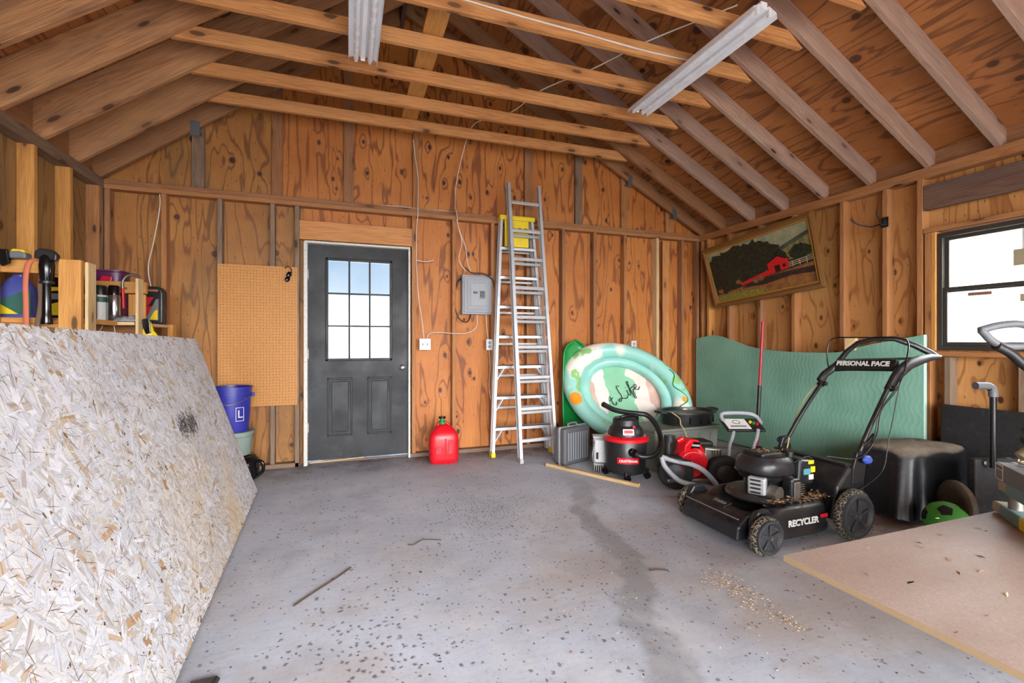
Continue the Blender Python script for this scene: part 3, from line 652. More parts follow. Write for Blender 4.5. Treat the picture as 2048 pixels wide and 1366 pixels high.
# ------------------------------------------------------------------ strand board leaning at the left
def bil(a, b, c_, d):
    a, b, c_, d = map(Vector, (a, b, c_, d)); return lambda s_, t_: a*(1-s_)*(1-t_)+b*s_*(1-t_)+c_*s_*t_+d*(1-s_)*t_
B0, B1, T1, T0 = (-.648, 4.02, .012), (-.500, .86, .012), (-.845, .86, 1.228), (-1.03, 3.93, 1.186)
def make_osb():
    f = bil(B0, B1, T1, T0); n = (Vector(T0)-Vector(B0)).cross(Vector(B1)-Vector(B0)).normalized(); n = n if n.x > 0 else -n
    rnd = random.Random(3); W, H = 3.15, 1.245; verts = []; faces = []; uvs = []; mi = []
    def quad(ps, uv, m): k = len(verts); verts.extend(ps); faces.append((k, k+1, k+2, k+3)); uvs.extend(uv); mi.append(m)
    bow = lambda s_, t_: -.010*math.sin(math.pi*s_)
    base = MB(); th = .012
    for i in range(12500):
        fade = i/12500
        cx, cy = rnd.uniform(.0, W), rnd.uniform(.0, H); L = rnd.uniform(.04, .17)*(1.2-.3*fade); wd_ = rnd.choice((.004, .009, .015, .024, .036))*rnd.uniform(.7, 1.15); a = rnd.gauss(.75, .85)
        ca, sa = math.cos(a), math.sin(a); off = .0003+fade*.0012; ou, ov = rnd.random()*50, rnd.random()*50; ps = []; uvq = []
        tilt = rnd.uniform(-.0006, .0006)
        for du, dv, sk in ((-1, -1, rnd.uniform(-.3, .3)), (1, -1, rnd.uniform(-.3, .3)), (1, 1, rnd.uniform(-.3, .3)), (-1, 1, rnd.uniform(-.3, .3))):
            lu, lv = du*L/2+sk*wd_, dv*wd_/2*rnd.uniform(.7, 1.1); x, y = cx+lu*ca-lv*sa, cy+lu*sa+lv*ca
            x, y = min(max(x, 0), W), min(max(y, 0), H)
            ps.append(f(x/W, y/H)+n*(off+du*tilt)); uvq.append((lu+ou, lv+ov))
        quad(ps, uvq, 0)
    for i in range(2600):     # thin dark gaps and splinters between strands
        cx, cy = rnd.uniform(.01, W-.01), rnd.uniform(.01, H-.01); L = rnd.uniform(.015, .09); wd_ = rnd.uniform(.0008, .0026); a = rnd.gauss(.75, .9); ca, sa = math.cos(a), math.sin(a); ps = []
        for du, dv in ((-1, -.3), (.2, -1), (1, .3), (-.2, 1)):
            lu, lv = du*L/2, dv*wd_/2; x, y = cx+lu*ca-lv*sa, cy+lu*sa+lv*ca; ps.append(f(min(max(x, 0), W)/W, min(max(y, 0), H)/H)+n*.0020)
        quad(ps, [(0, 0)]*4, 2)
    for i in range(560):     # faded lumber stamp and small dark knots
        if i < 480: cx, cy, L, wd_, a = 1.0+rnd.uniform(-.17, .17), rnd.gauss(.735, .034)+.0, rnd.uniform(.012, .05), rnd.uniform(.0014, .0036), rnd.choice((.55, 2.1))+rnd.gauss(0, .08)
        else: cx, cy, L, wd_, a = rnd.uniform(.05, W), rnd.uniform(.05, H), rnd.uniform(.006, .014), rnd.uniform(.003, .008), rnd.uniform(0, 3)
        ca, sa = math.cos(a), math.sin(a); ps = []
        for du, dv in ((-1, -1), (1, -1), (1, 1), (-1, 1)):
            lu, lv = du*L/2*rnd.uniform(.7, 1), dv*wd_/2; ps.append(f((cx+lu*ca-lv*sa)/W, (cy+lu*sa+lv*ca)/H)+n*.0021)
        quad(ps, [(0, 0)]*4, 1)
    K = 24; rim = [(i/K, 0) for i in range(K)]+[(1, j/K) for j in range(K)]+[(1-i/K, 1) for i in range(K)]+[(0, 1-j/K) for j in range(K)]
    for i in range(K):
        for j in range(K):
            cs = [f(a/K, b_/K) for a, b_ in ((i, j), (i+1, j), (i+1, j+1), (i, j+1))]
            quad(cs, [(0, 0)]*4, 2); quad([c_-n*th for c_ in cs][::-1], [(0, 0)]*4, 2)
    for i in range(len(rim)):
        a, b_ = f(*rim[i]), f(*rim[(i+1) % len(rim)]); quad([a, b_, b_-n*th, a-n*th], [(0, 0)]*4, 2)
    # local frame: origin at the far bottom corner, X along the bottom, Y up the sheet
    m = frame(B0, Vector(B1)-Vector(B0), Vector(T0)-Vector(B0)); mi_ = m.inverted(); verts2 = [tuple(mi_ @ v) for v in verts]
    me = bpy.data.meshes.new('strand_board'); me.from_pydata(verts2, [], faces)
    for k in ('osb', 'ink', 'osb_under'): me.materials.append(M[k])
    me.polygons.foreach_set('material_index', mi); ul = me.uv_layers.new(name='UVMap'); ul.data.foreach_set('uv', [x for p in uvs for x in p])
    ob = bpy.data.objects.new('strand_board', me); C.objects.link(ob); ob.matrix_world = m; return ob
osb = make_osb(); tag(osb, 'huge weathered pale strand board sheet leaning along the left side', 'board')

# ------------------------------------------------------------------ green foam board by the right wall
xs_top = [(4.70, 1.19), (4.55, 1.215), (4.42, 1.23), (4.30, 1.212), (4.1, 1.155), (3.95, 1.11), (3.8, 1.082), (3.6, 1.062), (3.4, 1.052), (3.2, 1.05), (3.0, 1.052), (2.9, 1.06), (2.8, 1.09), (2.62, 1.135), (2.4, 1.178), (2.27, 1.204)]
poly = [(4.70, 0), (2.262, 0)]+[(2.262, 1.206)]+xs_top[::-1]
ob = MB().prism([(-(y-4.7), z) for y, z in poly], 0, .036).build('foam_board', ['foam', 'foam_edge'])
for p in ob.data.polygons: p.material_index = 0 if abs(p.normal.z) > .5 else 1
ob.matrix_world = Matrix(((0, 0, 1, 4.135), (-1, 0, 0, 4.7), (0, 1, 0, .012), (0, 0, 0, 1))) @ Matrix.Rotation(R(.0), 4, 'X')
tag(ob, 'large pale green foam insulation sheet standing along the right wall', 'board')

# ------------------------------------------------------------------ particle board work surface on a tote
ob = MB().box((0, 0, 0), (2.44, 1.22, .019)).build('particle_board', ['particle', 'particle_edge'], bevel=.001, seg=1)
for p in ob.data.polygons: p.material_index = 0 if abs(p.normal.z) > .5 else 1
ob.location = (1.272+1.22, 1.066-.61, .4965); tag(ob, 'tan particle board sheet lying flat at lower right with sawdust on it', 'board')
for i, (x, y) in enumerate(((2.75, .55),)):
    t = thing('storage_box', 'grey box holding up the particle board sheet', 'box', (x, y, 0))
    MB().box((0, 0, .225), (.74, .56, .45), taper=1.04).build('body', 'grey_plastic', t, bevel=.02)
    MB().box((0, 0, .468), (.80, .62, .036)).build('lid', 'grey_light', t, bevel=.008)

# ------------------------------------------------------------------ ladders
def rail(b, p0, p1, w_, d_, up): b.bar(p0, p1, w_, d_, up)
t = thing('extension_ladder', 'tall aluminium extension ladder leaning in front of the yellow topped ladder', 'ladder', (1.77, 4.19, 0))
def L2(v): return Vector(v)-Vector((1.77, 4.19, 0))
A0, A1, C0, C1 = Vector((1.575, 4.165, .0)), Vector((1.600, 4.60, 2.83)), Vector((1.968, 4.215, 0)), Vector((1.945, 4.61, 2.83))
nrm = Vector((0, -1, .18)).normalized()
for p, q in ((A0, A1), (C0, C1)):
    b = MB(); x = Vector((1, 0, 0))
    b.bar(L2(p), L2(q), .024, .010, nrm); d_ = nrm*.032
    b.bar(L2(p)+d_, L2(q)+d_, .030, .007, nrm); b.bar(L2(p)-d_, L2(q)-d_, .030, .007, nrm); b.bar(L2(p)+x*(.010 if p is A0 else -.010), L2(q)+x*(.010 if p is A0 else -.010), .004, .064, nrm)
    b.build('rail', 'alu', t, bevel=.001, seg=1)
    MB().box(L2(p)+Vector((0, -.005, .02)), (.038, .075, .045)).build('foot', 'alu_dull', t, bevel=.005)
for k in range(9):
    f_ = (.20+.307*k)/2.86; p, q = A0.lerp(A1, f_), C0.lerp(C1, f_); MB().bar(L2(p), L2(q), .034, .026, nrm).build('rung', 'alu', t, bevel=.006)
off = Vector((.028, .052, 0)); e = MB()
for p, q in ((A0, A1), (C0, C1)):
    a_, b_ = p.lerp(q, .115)+off*(1 if p is A0 else 1), p.lerp(q, .895)+off
    b = MB(); b.bar(L2(a_), L2(b_), .010, .060, nrm); b.bar(L2(a_)+nrm*.028, L2(b_)+nrm*.028, .026, .006, nrm); b.bar(L2(a_)-nrm*.028, L2(b_)-nrm*.028, .026, .006, nrm); b.build('inner_rail', 'alu_dull', t)
for k in range(1, 8):
    f_ = (.155+.307*k)/2.86; p, q = A0.lerp(A1, f_)+off, C0.lerp(C1, f_)+off; MB().bar(L2(p), L2(q), .030, .024, nrm).build('inner_rung', 'alu_dull', t, bevel=.005)

t = thing('step_ladder', 'folded aluminium stepladder with a yellow top cap and yellow feet', 'ladder', (1.70, 4.45, 0))
def L3(v): return Vector(v)-Vector((1.70, 4.45, 0))
S0, S1, S2, S3 = Vector((1.378, 4.445, 0.03)), Vector((1.535, 4.655, 2.46)), Vector((2.030, 4.445, .03)), Vector((1.882, 4.655, 2.46))
for p, q in ((S0, S1), (S2, S3)):
    b = MB(); b.bar(L3(p), L3(q), .006, .075, (0, -1, 0)); b.bar(L3(p)+Vector((0, .034, 0)), L3(q)+Vector((0, .034, 0)), .028, .005, (0, -1, 0)); b.bar(L3(p)-Vector((0, .034, 0)), L3(q)-Vector((0, .034, 0)), .028, .005, (0, -1, 0)); b.build('rail', 'alu', t)
    MB().box(L3(p)+Vector((0, 0, .0)), (.045, .09, .05)).build('foot', 'yellow_plastic', t, bevel=.008)
for k in range(7):
    z = .30+.31*k; f_ = (z-.03)/2.43; p, q = S0.lerp(S1, f_), S2.lerp(S3, f_)
    st_ = MB(); st_.bar(L3(p), L3(q), .078, .006, (0, 0, 1)); st_.box((L3(p)+L3(q))/2+Vector((0, -.037, -.014)), ((q-p).length, .004, .034)); so = st_.build('step', 'alu', t)
    if k < 3:
        for s_, e_ in ((p, Vector((.10, 0, 0))), (q, Vector((-.10, 0, 0)))):
            for y_ in (-.02, .02): MB().bar(L3(s_)+Vector((0, y_, -.16)), L3(s_)+e_+Vector((0, y_, -.01)), .012, .008, (0, -1, 0)).build('brace', 'alu_dull', so)
for p, q in ((S0+Vector((.02, .085, 0)), S1+Vector((.0, .06, -.1))), (S2+Vector((-.02, .085, 0)), S3+Vector((0, .06, -.1)))): MB().bar(L3(p), L3(q), .028, .05, (0, -1, 0)).build('rear_rail', 'alu_dull', t)
for k in range(6): z = .45+.33*k; f_ = z/2.43; MB().bar(L3(S0.lerp(S1, f_)+Vector((.02, .085, 0))), L3(S2.lerp(S3, f_)+Vector((-.02, .085, 0))), .02, .02, (0, 0, 1)).build('rear_bar', 'alu_dull', t)
MB().box((0.01, .205, 2.475), (.40, .11, .050)).build('top_cap', 'yellow_plastic', t, bevel=.012)
b = MB(); b.box((0.0, .165, 2.30), (.27, .025, .30)); b.box((0, .150, 2.40), (.25, .012, .02)); b.box((-.06, .150, 2.28), (.012, .012, .18)); b.build('tool_tray', 'yellow_plastic', t, bevel=.01)
for x in (-.05, .03, .10): MB().box((x, .1515, 2.36), (.035, .006, .018)).build('tray_slot', 'black_matte', t)

# ------------------------------------------------------------------ fuel can
t = thing('fuel_can', 'red plastic fuel can with green spout cap on the floor by the door', 'fuel can', (.885, 4.45, 0), (0, 0, R(-6)))
b = MB().lathe([(.118, .0), (.132, .012), (.138, .05), (.138, .235), (.132, .27), (.105, .31), (.070, .345), (.050, .36), (.0, .362)], n=40, sx=1.02, sy=.72, power=4); bd_ = b.build('body', 'red_plastic', t, smooth=35, bevel=.004)
b = MB()
for x, z, w_, h_ in ((-.055, .13, .060, .07), (.058, .16, .05, .14)): b.box((x, -.096, z), (w_, .010, h_))
b.build('grip_recess', 'red_dark', t, bevel=.006); 
b = MB().tube(smoothpath([(-.07, 0, .33), (-.03, 0, .395), (.03, 0, .375), (.085, 0, .315)]), .013, 10); b.build('handle', 'red_plastic', t, smooth=60)
MB().box((.012, -.100, .15), (.014, .012, .19)).build('rib', 'red_plastic', t, bevel=.005)
MB().box((0, -.100, .062), (.17, .010, .012)).build('rib', 'red_plastic', t, bevel=.004)
MB().lathe([(.030, 0), (.030, .022), (.020, .03), (.018, .060), (.0, .062)], (-.015, -.02, .375), 20).build('spout', 'green_plastic', t, smooth=40)
MB().lathe([(.033, 0), (.033, .02), (0, .022)], (-.015, -.02, .425), 20).build('cap', 'black_gloss', t, smooth=40)

# ------------------------------------------------------------------ electrical
t = thing('breaker_panel', 'grey metal breaker panel mounted on the plywood beside the ladders', 'electrical panel', (1.305, 4.73, 1.66))
MB().box((0, .042, 0), (.335, .085, .415)).build('cabinet', 'panel_grey', t, bevel=.004)
dd_ = MB().box((0, -.006, .0), (.300, .010, .375)).build('cover', 'panel_grey', t, bevel=.004)
b = MB(); b.box((0, -.012, 0), (.235, .006, .32)); b.build('cover_frame', 'panel_grey', dd_, bevel=.004)
MB().box((0, -.0165, .0), (.165, .008, .235)).build('inner_door', 'grey_light', t, bevel=.003)
for x, z in ((-.030, .02), (.045, .02), (.045, -.01)): MB().box((x, -.023, z), (.045, .008, .020)).build('breaker', 'black_plastic', t, bevel=.002)
MB().box((.045, -.021, .0), (.058, .004, .085)).build('breaker_plate', 'grey_plastic', t)
def boxplate(name, label, cat, loc, kind, horizontal=False, group=None):
    t = thing(name, label, cat, loc, group=group); w_, h_ = (.115, .115) if horizontal else (.072, .115)
    MB().box((0, .02, 0), (w_-.01, .04, h_-.01)).build('box', 'white_plastic', t); p = MB().box((0, -.003, 0), (w_, .006, h_)).build('cover_plate', 'white_plastic', t, bevel=.003)
    if kind == 'switch':
        for x in (-.023, .023): MB().box((x, -.012, 0), (.010, .016, .022)).build('toggle', 'grey_light', t, bevel=.002)
    else:
        for z in (-.02, .02): MB().lathe([(.017, 0), (.017, .003), (0, .003)], (0, -.006, z), 20, axis=(0, -1, 0)).build('socket', 'grey_light', t); MB().box((-.006, -.0095, z), (.003, .002, .009)).box((.006, -.0095, z), (.003, .002, .009)).build('slot', 'black_matte', t)
    return t
boxplate('light_switch', 'white double light switch box between the door and the ladders', 'light switch', (.748, 4.715, 1.138), 'switch', True)
boxplate('power_outlet', 'white power outlet just left of the stepladder', 'outlet', (1.425, 4.70, 1.133), 'outlet')
boxplate('power_outlet', 'white power outlet on the plywood above the inflatable pool', 'outlet', (3.262, 4.765, 1.118), 'outlet')
o_ = boxplate('power_outlet', 'white power outlet on the right wall behind the mower handle', 'outlet', (4.225, 2.575, 1.135), 'outlet'); o_.rotation_euler = (0, 0, R(-90))

# ------------------------------------------------------------------ cables
def cable(name, label, pts, r=.0045, mat='white_cable', k=6): 
    o = MB().tube(smoothpath(pts, k), r, 8).build(name, mat, smooth=60); tag(o, label, 'cable'); return o
YW = 4.72
cable('power_cable', 'white cable hanging from the top plate down the left of the gable wall', [(-1.50, YW, 2.42), (-1.50, YW, 2.30), (-1.545, YW, 2.0), (-1.58, YW, 1.8), (-1.56, YW, 1.62), (-1.53, YW+.01, 1.5), (-1.52, YW+.03, 1.42)])
cable('power_cable', 'white cable running down from the roof past the door to the light switch', [(.63, 4.725, 3.20), (.655, 4.725, 3.0), (.68, 4.725, 2.8), (.675, 4.71, 2.52), (.675, 4.71, 2.43), (.66, 4.715, 2.25), (.665, YW, 1.9), (.685, YW, 1.6), (.715, YW, 1.4), (.735, 4.70, 1.20)])
cable('power_cable', 'white cable running across the roof ties and down to the breaker panel', [(2.30, 2.25, 3.27), (1.98, 2.72, 3.262), (1.78, 3.14, 3.262), (1.53, 3.55, 3.262), (1.42, 3.97, 3.262), (1.22, 4.20, 3.262), (1.15, 4.40, 3.26), (1.12, 4.66, 3.08), (1.08, 4.77, 2.8), (1.07, 4.76, 2.60), (1.07, 4.70, 2.50), (1.09, 4.70, 2.35), (1.13, YW, 2.2), (1.10, YW, 2.02), (1.17, YW, 1.90)])
cable('power_cable', 'second white cable looping below the top plate above the breaker panel', [(1.07, 4.705, 2.43), (1.11, 4.71, 2.3), (1.17, YW, 2.15), (1.19, YW, 2.0), (1.23, YW, 1.89)])
cable('power_cable', 'white cable lying along the top plate above the door', [(.25, 4.77, 2.517), (.5, 4.765, 2.525), (.72, 4.765, 2.518), (.9, 4.76, 2.522), (1.05, 4.76, 2.517)], .004)
cable('power_cable', 'black cable curling out of the left side of the breaker panel', [(1.15, 4.77, 1.84), (1.09, 4.75, 1.78), (1.055, 4.74, 1.6), (1.09, 4.72, 1.42), (1.18, 4.71, 1.37), (1.235, 4.75, 1.45)], .006, 'black_cable')
cable('power_cable', 'black cable looping across the top of the breaker panel', [(1.16, 4.70, 1.94), (1.23, 4.695, 1.885), (1.36, 4.69, 1.88), (1.46, 4.70, 1.82), (1.49, 4.74, 1.72)], .006, 'black_cable')
cable('power_cable', 'white cable from the breaker panel curving left to the switch box', [(1.30, 4.74, 1.46), (1.29, 4.71, 1.33), (1.2, 4.71, 1.26), (1.05, 4.705, 1.25), (.90, 4.75, 1.26), (.80, 4.73, 1.25), (.77, 4.73, 1.20)], .004)
cable('power_cable', 'white cable dropping from the breaker panel to the outlet beneath it', [(1.40, 4.75, 1.46), (1.405, 4.73, 1.3), (1.42, 4.73, 1.19)], .004)
cable('power_cable', 'white cable hanging below the outlet next to the stepladder', [(1.43, 4.73, 1.08), (1.44, 4.73, .9), (1.43, 4.73, .7), (1.45, 4.74, .55)], .004)
cable('power_cable', 'short white cable end poking out beside the switch cable', [(.66, YW, 1.985), (.76, 4.74, 1.98), (.84, 4.74, 2.0)], .0045)
cable('power_cable', 'thick white cable clipped along a collar tie to the blue junction box', [(.55, 2.715, 3.225), (.80, 2.715, 3.215), (1.1, 2.715, 3.205), (1.4, 2.715, 3.20), (1.7, 2.715, 3.19), (1.95, 2.715, 3.185), (2.2, 2.715, 3.19), (2.43, 2.70, 3.19)], .006)
cable('power_cable', 'thin white cable from the blue junction box up into the rafters', [(2.50, 2.68, 3.22), (2.50, 2.60, 3.32), (2.58, 2.45, 3.35), (2.66, 2.33, 3.28)], .0045)
t = thing('junction_box', 'blue junction box on a collar tie beside the right shop light', 'junction box', (2.46, 2.69, 3.195))
MB().box((0, 0, 0), (.085, .06, .07), (.3, .2, .5)).build('box', 'blue_box', t, bevel=.006); MB().box((.035, 0, .02), (.06, .05, .008), (.5, .6, .2)).build('cover', 'blue_box', t)
MB().lathe([(.02, 0), (.024, .012), (0, .03)], (-.01, -.03, .02), 12, axis=(0, -1, .3)).build('knockout', 'blue_box', t)

# ------------------------------------------------------------------ fluorescent shop lights
def shop_light(label, x, y0, y1, z, first=None):
    L = y1-y0; t = thing('shop_light', label, 'light fixture', (x, (y0+y1)/2, z), group='shop lights under the collar ties')
    prof = [(-.095, -.032), (-.090, .0), (-.030, .026), (-.012, .004), (.012, .004), (.030, .026), (.090, .0), (.095, -.032)]
    P2 = prof+[(a, c_+.003) for a, c_ in prof[::-1]]
    MB().prism(P2, -L/2, L/2, 'xz').build('reflector', 'white_metal', t, smooth=30)
    MB().box((0, 0, .034), (.05, L-.01, .036)).build('ballast_housing', 'white_metal', t, bevel=.003)
    for s_ in (-1, 1): MB().cyl((s_*.045, 0, -.014), .0165, L-.05, 16, (0, 1, 0)).build('tube_lamp', 'tube_white', t, smooth=40)
    for e_ in (-1, 1):
        for s_ in (-1, 1): MB().box((s_*.045, e_*(L/2-.014), -.006), (.022, .02, .045)).build('lamp_holder', 'white_plastic', t, bevel=.003)
        if e_ > 0: MB().box((0, e_*(L/2-.001), .006), (.03, .003, .03)).build('end_plate', 'white_metal', t)
    return t
plain('tube_white', (244, 246, 250), .25)
shop_light('white twin tube shop light at left, hanging under the ties above the door', .105, 2.14, 3.36, 3.115)
shop_light('white twin tube shop light at right, hanging by the blue junction box', 2.315, 2.06, 3.33, 3.115)

# ------------------------------------------------------------------ painting on the right wall
t = thing('framed_picture', 'framed farm landscape with a red barn hanging crooked under the right rafters', 'picture', (4.16, 3.785, 1.97))
def PW(y, z): return (-(y-3.785), z-1.97)      # local x runs toward the camera side (-Y), local y up
# outer corners measured in the wall plane (leans forward at the top)
oc = [PW(4.50, 2.265), PW(3.08, 2.37), PW(3.03, 1.665), PW(4.39, 1.565)]
def inset(pl, d):
    cx = sum(p[0] for p in pl)/4; cy = sum(p[1] for p in pl)/4; W_, H_ = 1.4, .72
    return [(p[0]+(d if p[0] < cx else -d), p[1]+(d if p[1] < cy else -d)) for p in pl]
def W3(p, dx=0.0): # local -> thing space; the top leans out from the wall
    return (-dx-.10*(p[1]+.35)/.7, -p[0], p[1])
b = MB(); i0, i1, i2 = oc, inset(oc, .028), inset(oc, .062)
for lv in range(4):
    k = (lv+1) % 4
    b.add([W3(i0[lv], 0), W3(i0[k], 0), W3(i0[k], .028), W3(i0[lv], .028), W3(i1[k], .036), W3(i1[lv], .036), W3(i2[k], .014), W3(i2[lv], .014), W3(i2[k], -.002), W3(i2[lv], -.002)],
          [(0, 1, 2, 3), (3, 2, 4, 5), (5, 4, 6, 7), (7, 6, 8, 9)])
plain('frame_wood', (128, 88, 46), .4, sc=30); plain('frame_gilt', (186, 140, 60), .35, .3)
b.build('frame', 'frame_wood', t)
b = MB(); j1, j2 = inset(oc, .052), inset(oc, .064)
for lv in range(4):
    k = (lv+1) % 4; b.add([W3(j1[lv], .022), W3(j1[k], .022), W3(j2[k], .020), W3(j2[lv], .020)], [(0, 1, 2, 3)])
b.build('gilt_edge', 'frame_gilt', t, solid=.004)
def paint(name, a, b_, sc, thr=.5):
    s = N(name); c = s.coord(False); n = s.noise(c, sc, 6, .7); M[name] = s.fin(s.mix(s.rng(n, thr-.12, thr+.12), lin(*a), lin(*b_)), .45); return M[name]
paint('p_sky', (120, 138, 112), (176, 158, 118), 5); paint('p_hill', (70, 84, 50), (140, 132, 74), 14); paint('p_hill2', (52, 62, 58), (80, 88, 74), 10); paint('p_tree', (12, 20, 20), (46, 60, 40), 34, .55)
paint('p_field', (150, 102, 54), (110, 72, 42), 16); paint('p_shade', (26, 22, 22), (54, 40, 32), 20); paint('p_grass', (70, 84, 32), (150, 140, 60), 60); plain('p_red', (206, 24, 30), .5); plain('p_dark', (30, 10, 12), .5); plain('p_fence', (200, 180, 150), .5); paint('p_fig', (160, 110, 70), (60, 40, 30), 60)
q = inset(oc, .063)
def UV(u, v): # 0..1 across, 0..1 up
    a = [q[3][i]*(1-u)+q[2][i]*u for i in (0, 1)]; c_ = [q[0][i]*(1-u)+q[1][i]*u for i in (0, 1)]; return (a[0]*(1-v)+c_[0]*v, a[1]*(1-v)+c_[1]*v)
b = MB(); lay = [0]
def pp(pts, mi):
    lay[0] += 1; n = len(pts); d = .004+.00035*lay[0]
    b.add([W3(UV(*p), d) for p in pts], [list(range(n))], mi)
pr = random.Random(5)
def blobp(u, v, ru, rv, mi, n=22): pp([(min(max(u+ru*math.cos(2*math.pi*i/n)*pr.uniform(.75, 1.1), 0), 1), min(max(v+rv*math.sin(2*math.pi*i/n)*pr.uniform(.75, 1.1), 0), 1)) for i in range(n)], mi)
pp([(0, 0), (1, 0), (1, 1), (0, 1)], 0)
pp([(.55, .45), (1, .45), (1, .86), (.93, .83), (.84, .76), (.74, .70), (.6, .6)], 1)
pp([(.6, .62), (.76, .66), (.9, .74), (1, .80), (1, .86), (.9, .81), (.74, .72)], 2)
pp([(0, 0), (1, 0), (1, .34), (.6, .28), (.3, .2), (0, .14)], 4)
pp([(0, .14), (.3, .2), (.6, .28), (1, .34), (1, .46), (.6, .46), (0, .4)], 3)
for u, v, ru, rv in ((.12, .64, .18, .34), (.28, .70, .20, .33), (.44, .70, .18, .30), (.62, .62, .13, .25), (.52, .86, .10, .08), (.72, .52, .08, .16), (.9, .55, .10, .13), (.05, .45, .08, .2), (.36, .45, .2, .15)): blobp(u, v, ru, rv, 3)
pp([(.10, .12), (.13, .14), (.14, .5), (.20, .62), (.11, .55), (.09, .3)], 5)
pp([(.3, .17), (.55, .15), (.8, .20), (1, .16), (1, .27), (.7, .28), (.4, .25)], 5)
pp([(0, 0), (.62, 0), (.45, .10), (.2, .13), (0, .10)], 6)
pp([(.60, .29), (.79, .33), (.79, .50), (.70, .60), (.60, .50)], 7); pp([(.30, .22), (.60, .29), (.60, .38), (.30, .27)], 7)
pp([(.60, .50), (.70, .60), (.79, .50), (.77, .495), (.70, .57), (.615, .495)], 8)
pp([(.66, .305), (.71, .315), (.71, .42), (.66, .42)], 8); pp([(.735, .36), (.76, .365), (.76, .42), (.735, .415)], 8)
for v in (.345, .375, .405): pp([(.79, v), (1, v+.03), (1, v+.042), (.79, v+.012)], 9)
for u in (.82, .88, .94): pp([(u, .33), (u+.006, .33), (u+.006, .43), (u, .43)], 9)
for u, v in ((.46, .25), (.52, .27), (.06, .2), (.28, .3)): blobp(u, v, .035, .05, 10)
b.build('canvas', ['p_sky', 'p_hill', 'p_hill2', 'p_tree', 'p_field', 'p_shade', 'p_grass', 'p_red', 'p_dark', 'p_fence', 'p_fig'], t)

# ------------------------------------------------------------------ wall hook
t = thing('wall_hook', 'black double prong storage hook screwed to a right wall stud', 'hook', (4.205, 2.575, 2.155))
MB().box((-.004, 0, 0), (.006, .06, .085)).build('plate', 'black_plastic', t, bevel=.003); MB().box((-.018, 0, -.005), (.03, .04, .05)).build('hub', 'black_plastic', t, bevel=.008)
for s_ in (-1, 1): MB().tube(smoothpath([(-.02, s_*.015, -.01), (-.09, s_*.035, -.035), (-.15, s_*.06, -.03), (-.21, s_*.085, -.01), (-.26, s_*.10, .03)]), .006, 8).build('prong', 'black_plastic', t, smooth=60)

# ------------------------------------------------------------------ pegboard, goggles
o_ = MB().box((0, 0, 0), (.642, .006, 1.275)).build('pegboard', 'pegboard', loc=(-.752, 4.719, 1.217)); tag(o_, 'brown perforated pegboard fixed to the gable wall left of the door', 'pegboard')
t = thing('safety_glasses', 'black safety glasses hooked on the top right of the pegboard', 'glasses', (-.505, 4.705, 1.82))
for s_ in (0, 1): MB().lathe([(.0, 0), (.024, .002), (.030, .008), (.024, .014), (0, .016)], (.004-.012*s_, -.014-.004*s_, -.04-.042*s_), 16, axis=(.4, -1, .1), sx=.7).build('lens', 'black_gloss', t, smooth=50)
MB().tube(smoothpath([(-.03, -.002, .02), (.0, -.012, .035), (.025, -.014, .01), (.025, -.016, -.04)]), .004, 8).build('temple', 'black_plastic', t, smooth=60)

# ------------------------------------------------------------------ buckets in the corner
def bucket(name, label, x, y, z, mat, r0=.125, r1=.15, h=.37, rim=True, rings=2):
    t = thing(name, label, 'bucket', (x, y, z), group='stacked buckets behind the strand board' if False else None)
    pr_ = [(r0-.004, .004), (r0, 0), (r0+.002, .01), (r1-.004, h*.78), (r1+.006, h*.785), (r1+.006, h*.80), (r1-.002, h*.805), (r1, h*.97), (r1+.008, h*.972), (r1+.008, h), (r1-.004, h), (r1-.006, h*.9), (r0-.004, .012), (0, .012)]
    MB().lathe(pr_, n=40).build('pail', mat, t, smooth=30); return t
t = bucket('bucket', 'blue plastic bucket topmost of the stack beside the strand board', -.905, 4.42, .421, 'blue_plastic')
MB().tube(smoothpath([(.158, 0, .30), (.10, -.12, .26), (0, -.172, .235), (-.10, -.12, .26), (-.158, 0, .30)]), .0035, 8).build('handle', 'galv', t, smooth=60)
for s_ in (-1, 1): MB().box((s_*.162, 0, .30), (.022, .03, .03)).build('handle_lug', 'blue_plastic', t, bevel=.004)
text_mesh('L', .09, 'label_white', 'printed_mark', t, frame((.085, -.112, .15), (.80, .60, 0), (0, 0, 1)), .001)
b = MB(); 
for q_ in (((-.03, 0, .05), (.004, .002, .11)), ((.03, 0, .05), (.004, .002, .11)), ((0, 0, .105), (.06, .002, .004)), ((0, 0, -.003), (.06, .002, .004))): b.box(*q_)
b.xf(frame((.083, -.115, .10), (.80, .60, 0), (0, 1, 0)) @ Matrix.Identity(4)); b.build('printed_frame', 'label_white', t)
t = bucket('bucket', 'sage green bucket in the middle under the blue bucket', -.895, 4.42, .225, 'sage', .13, .150, .195)
MB().lathe([(.158, 0), (.158, .018), (.150, .024), (0, .024)], (0, 0, .172), 36).build('lid', 'sage', t, smooth=30)
t = thing('coolant_jug', 'glossy black round jug on the floor under the stacked buckets', 'jug', (-.855, 4.43, 0))
MB().lathe([(.12, 0), (.15, .02), (.158, .10), (.150, .17), (.12, .212), (.0, .222)], n=32).build('body', 'black_gloss', t, smooth=50)
MB().tube(smoothpath([(.12, -.04, .17), (.185, -.05, .15), (.19, -.05, .08), (.15, -.05, .04)]), .014, 10).build('handle', 'black_gloss', t, smooth=60)
plain('hub_grey', (54, 56, 60), .5, dirt=.35, dirtcol=(90, 86, 80))
plain('tire_brown', (84, 72, 60), .7, dirt=.3)
plain('case_grey', (92, 94, 98), .5, dirt=.2)
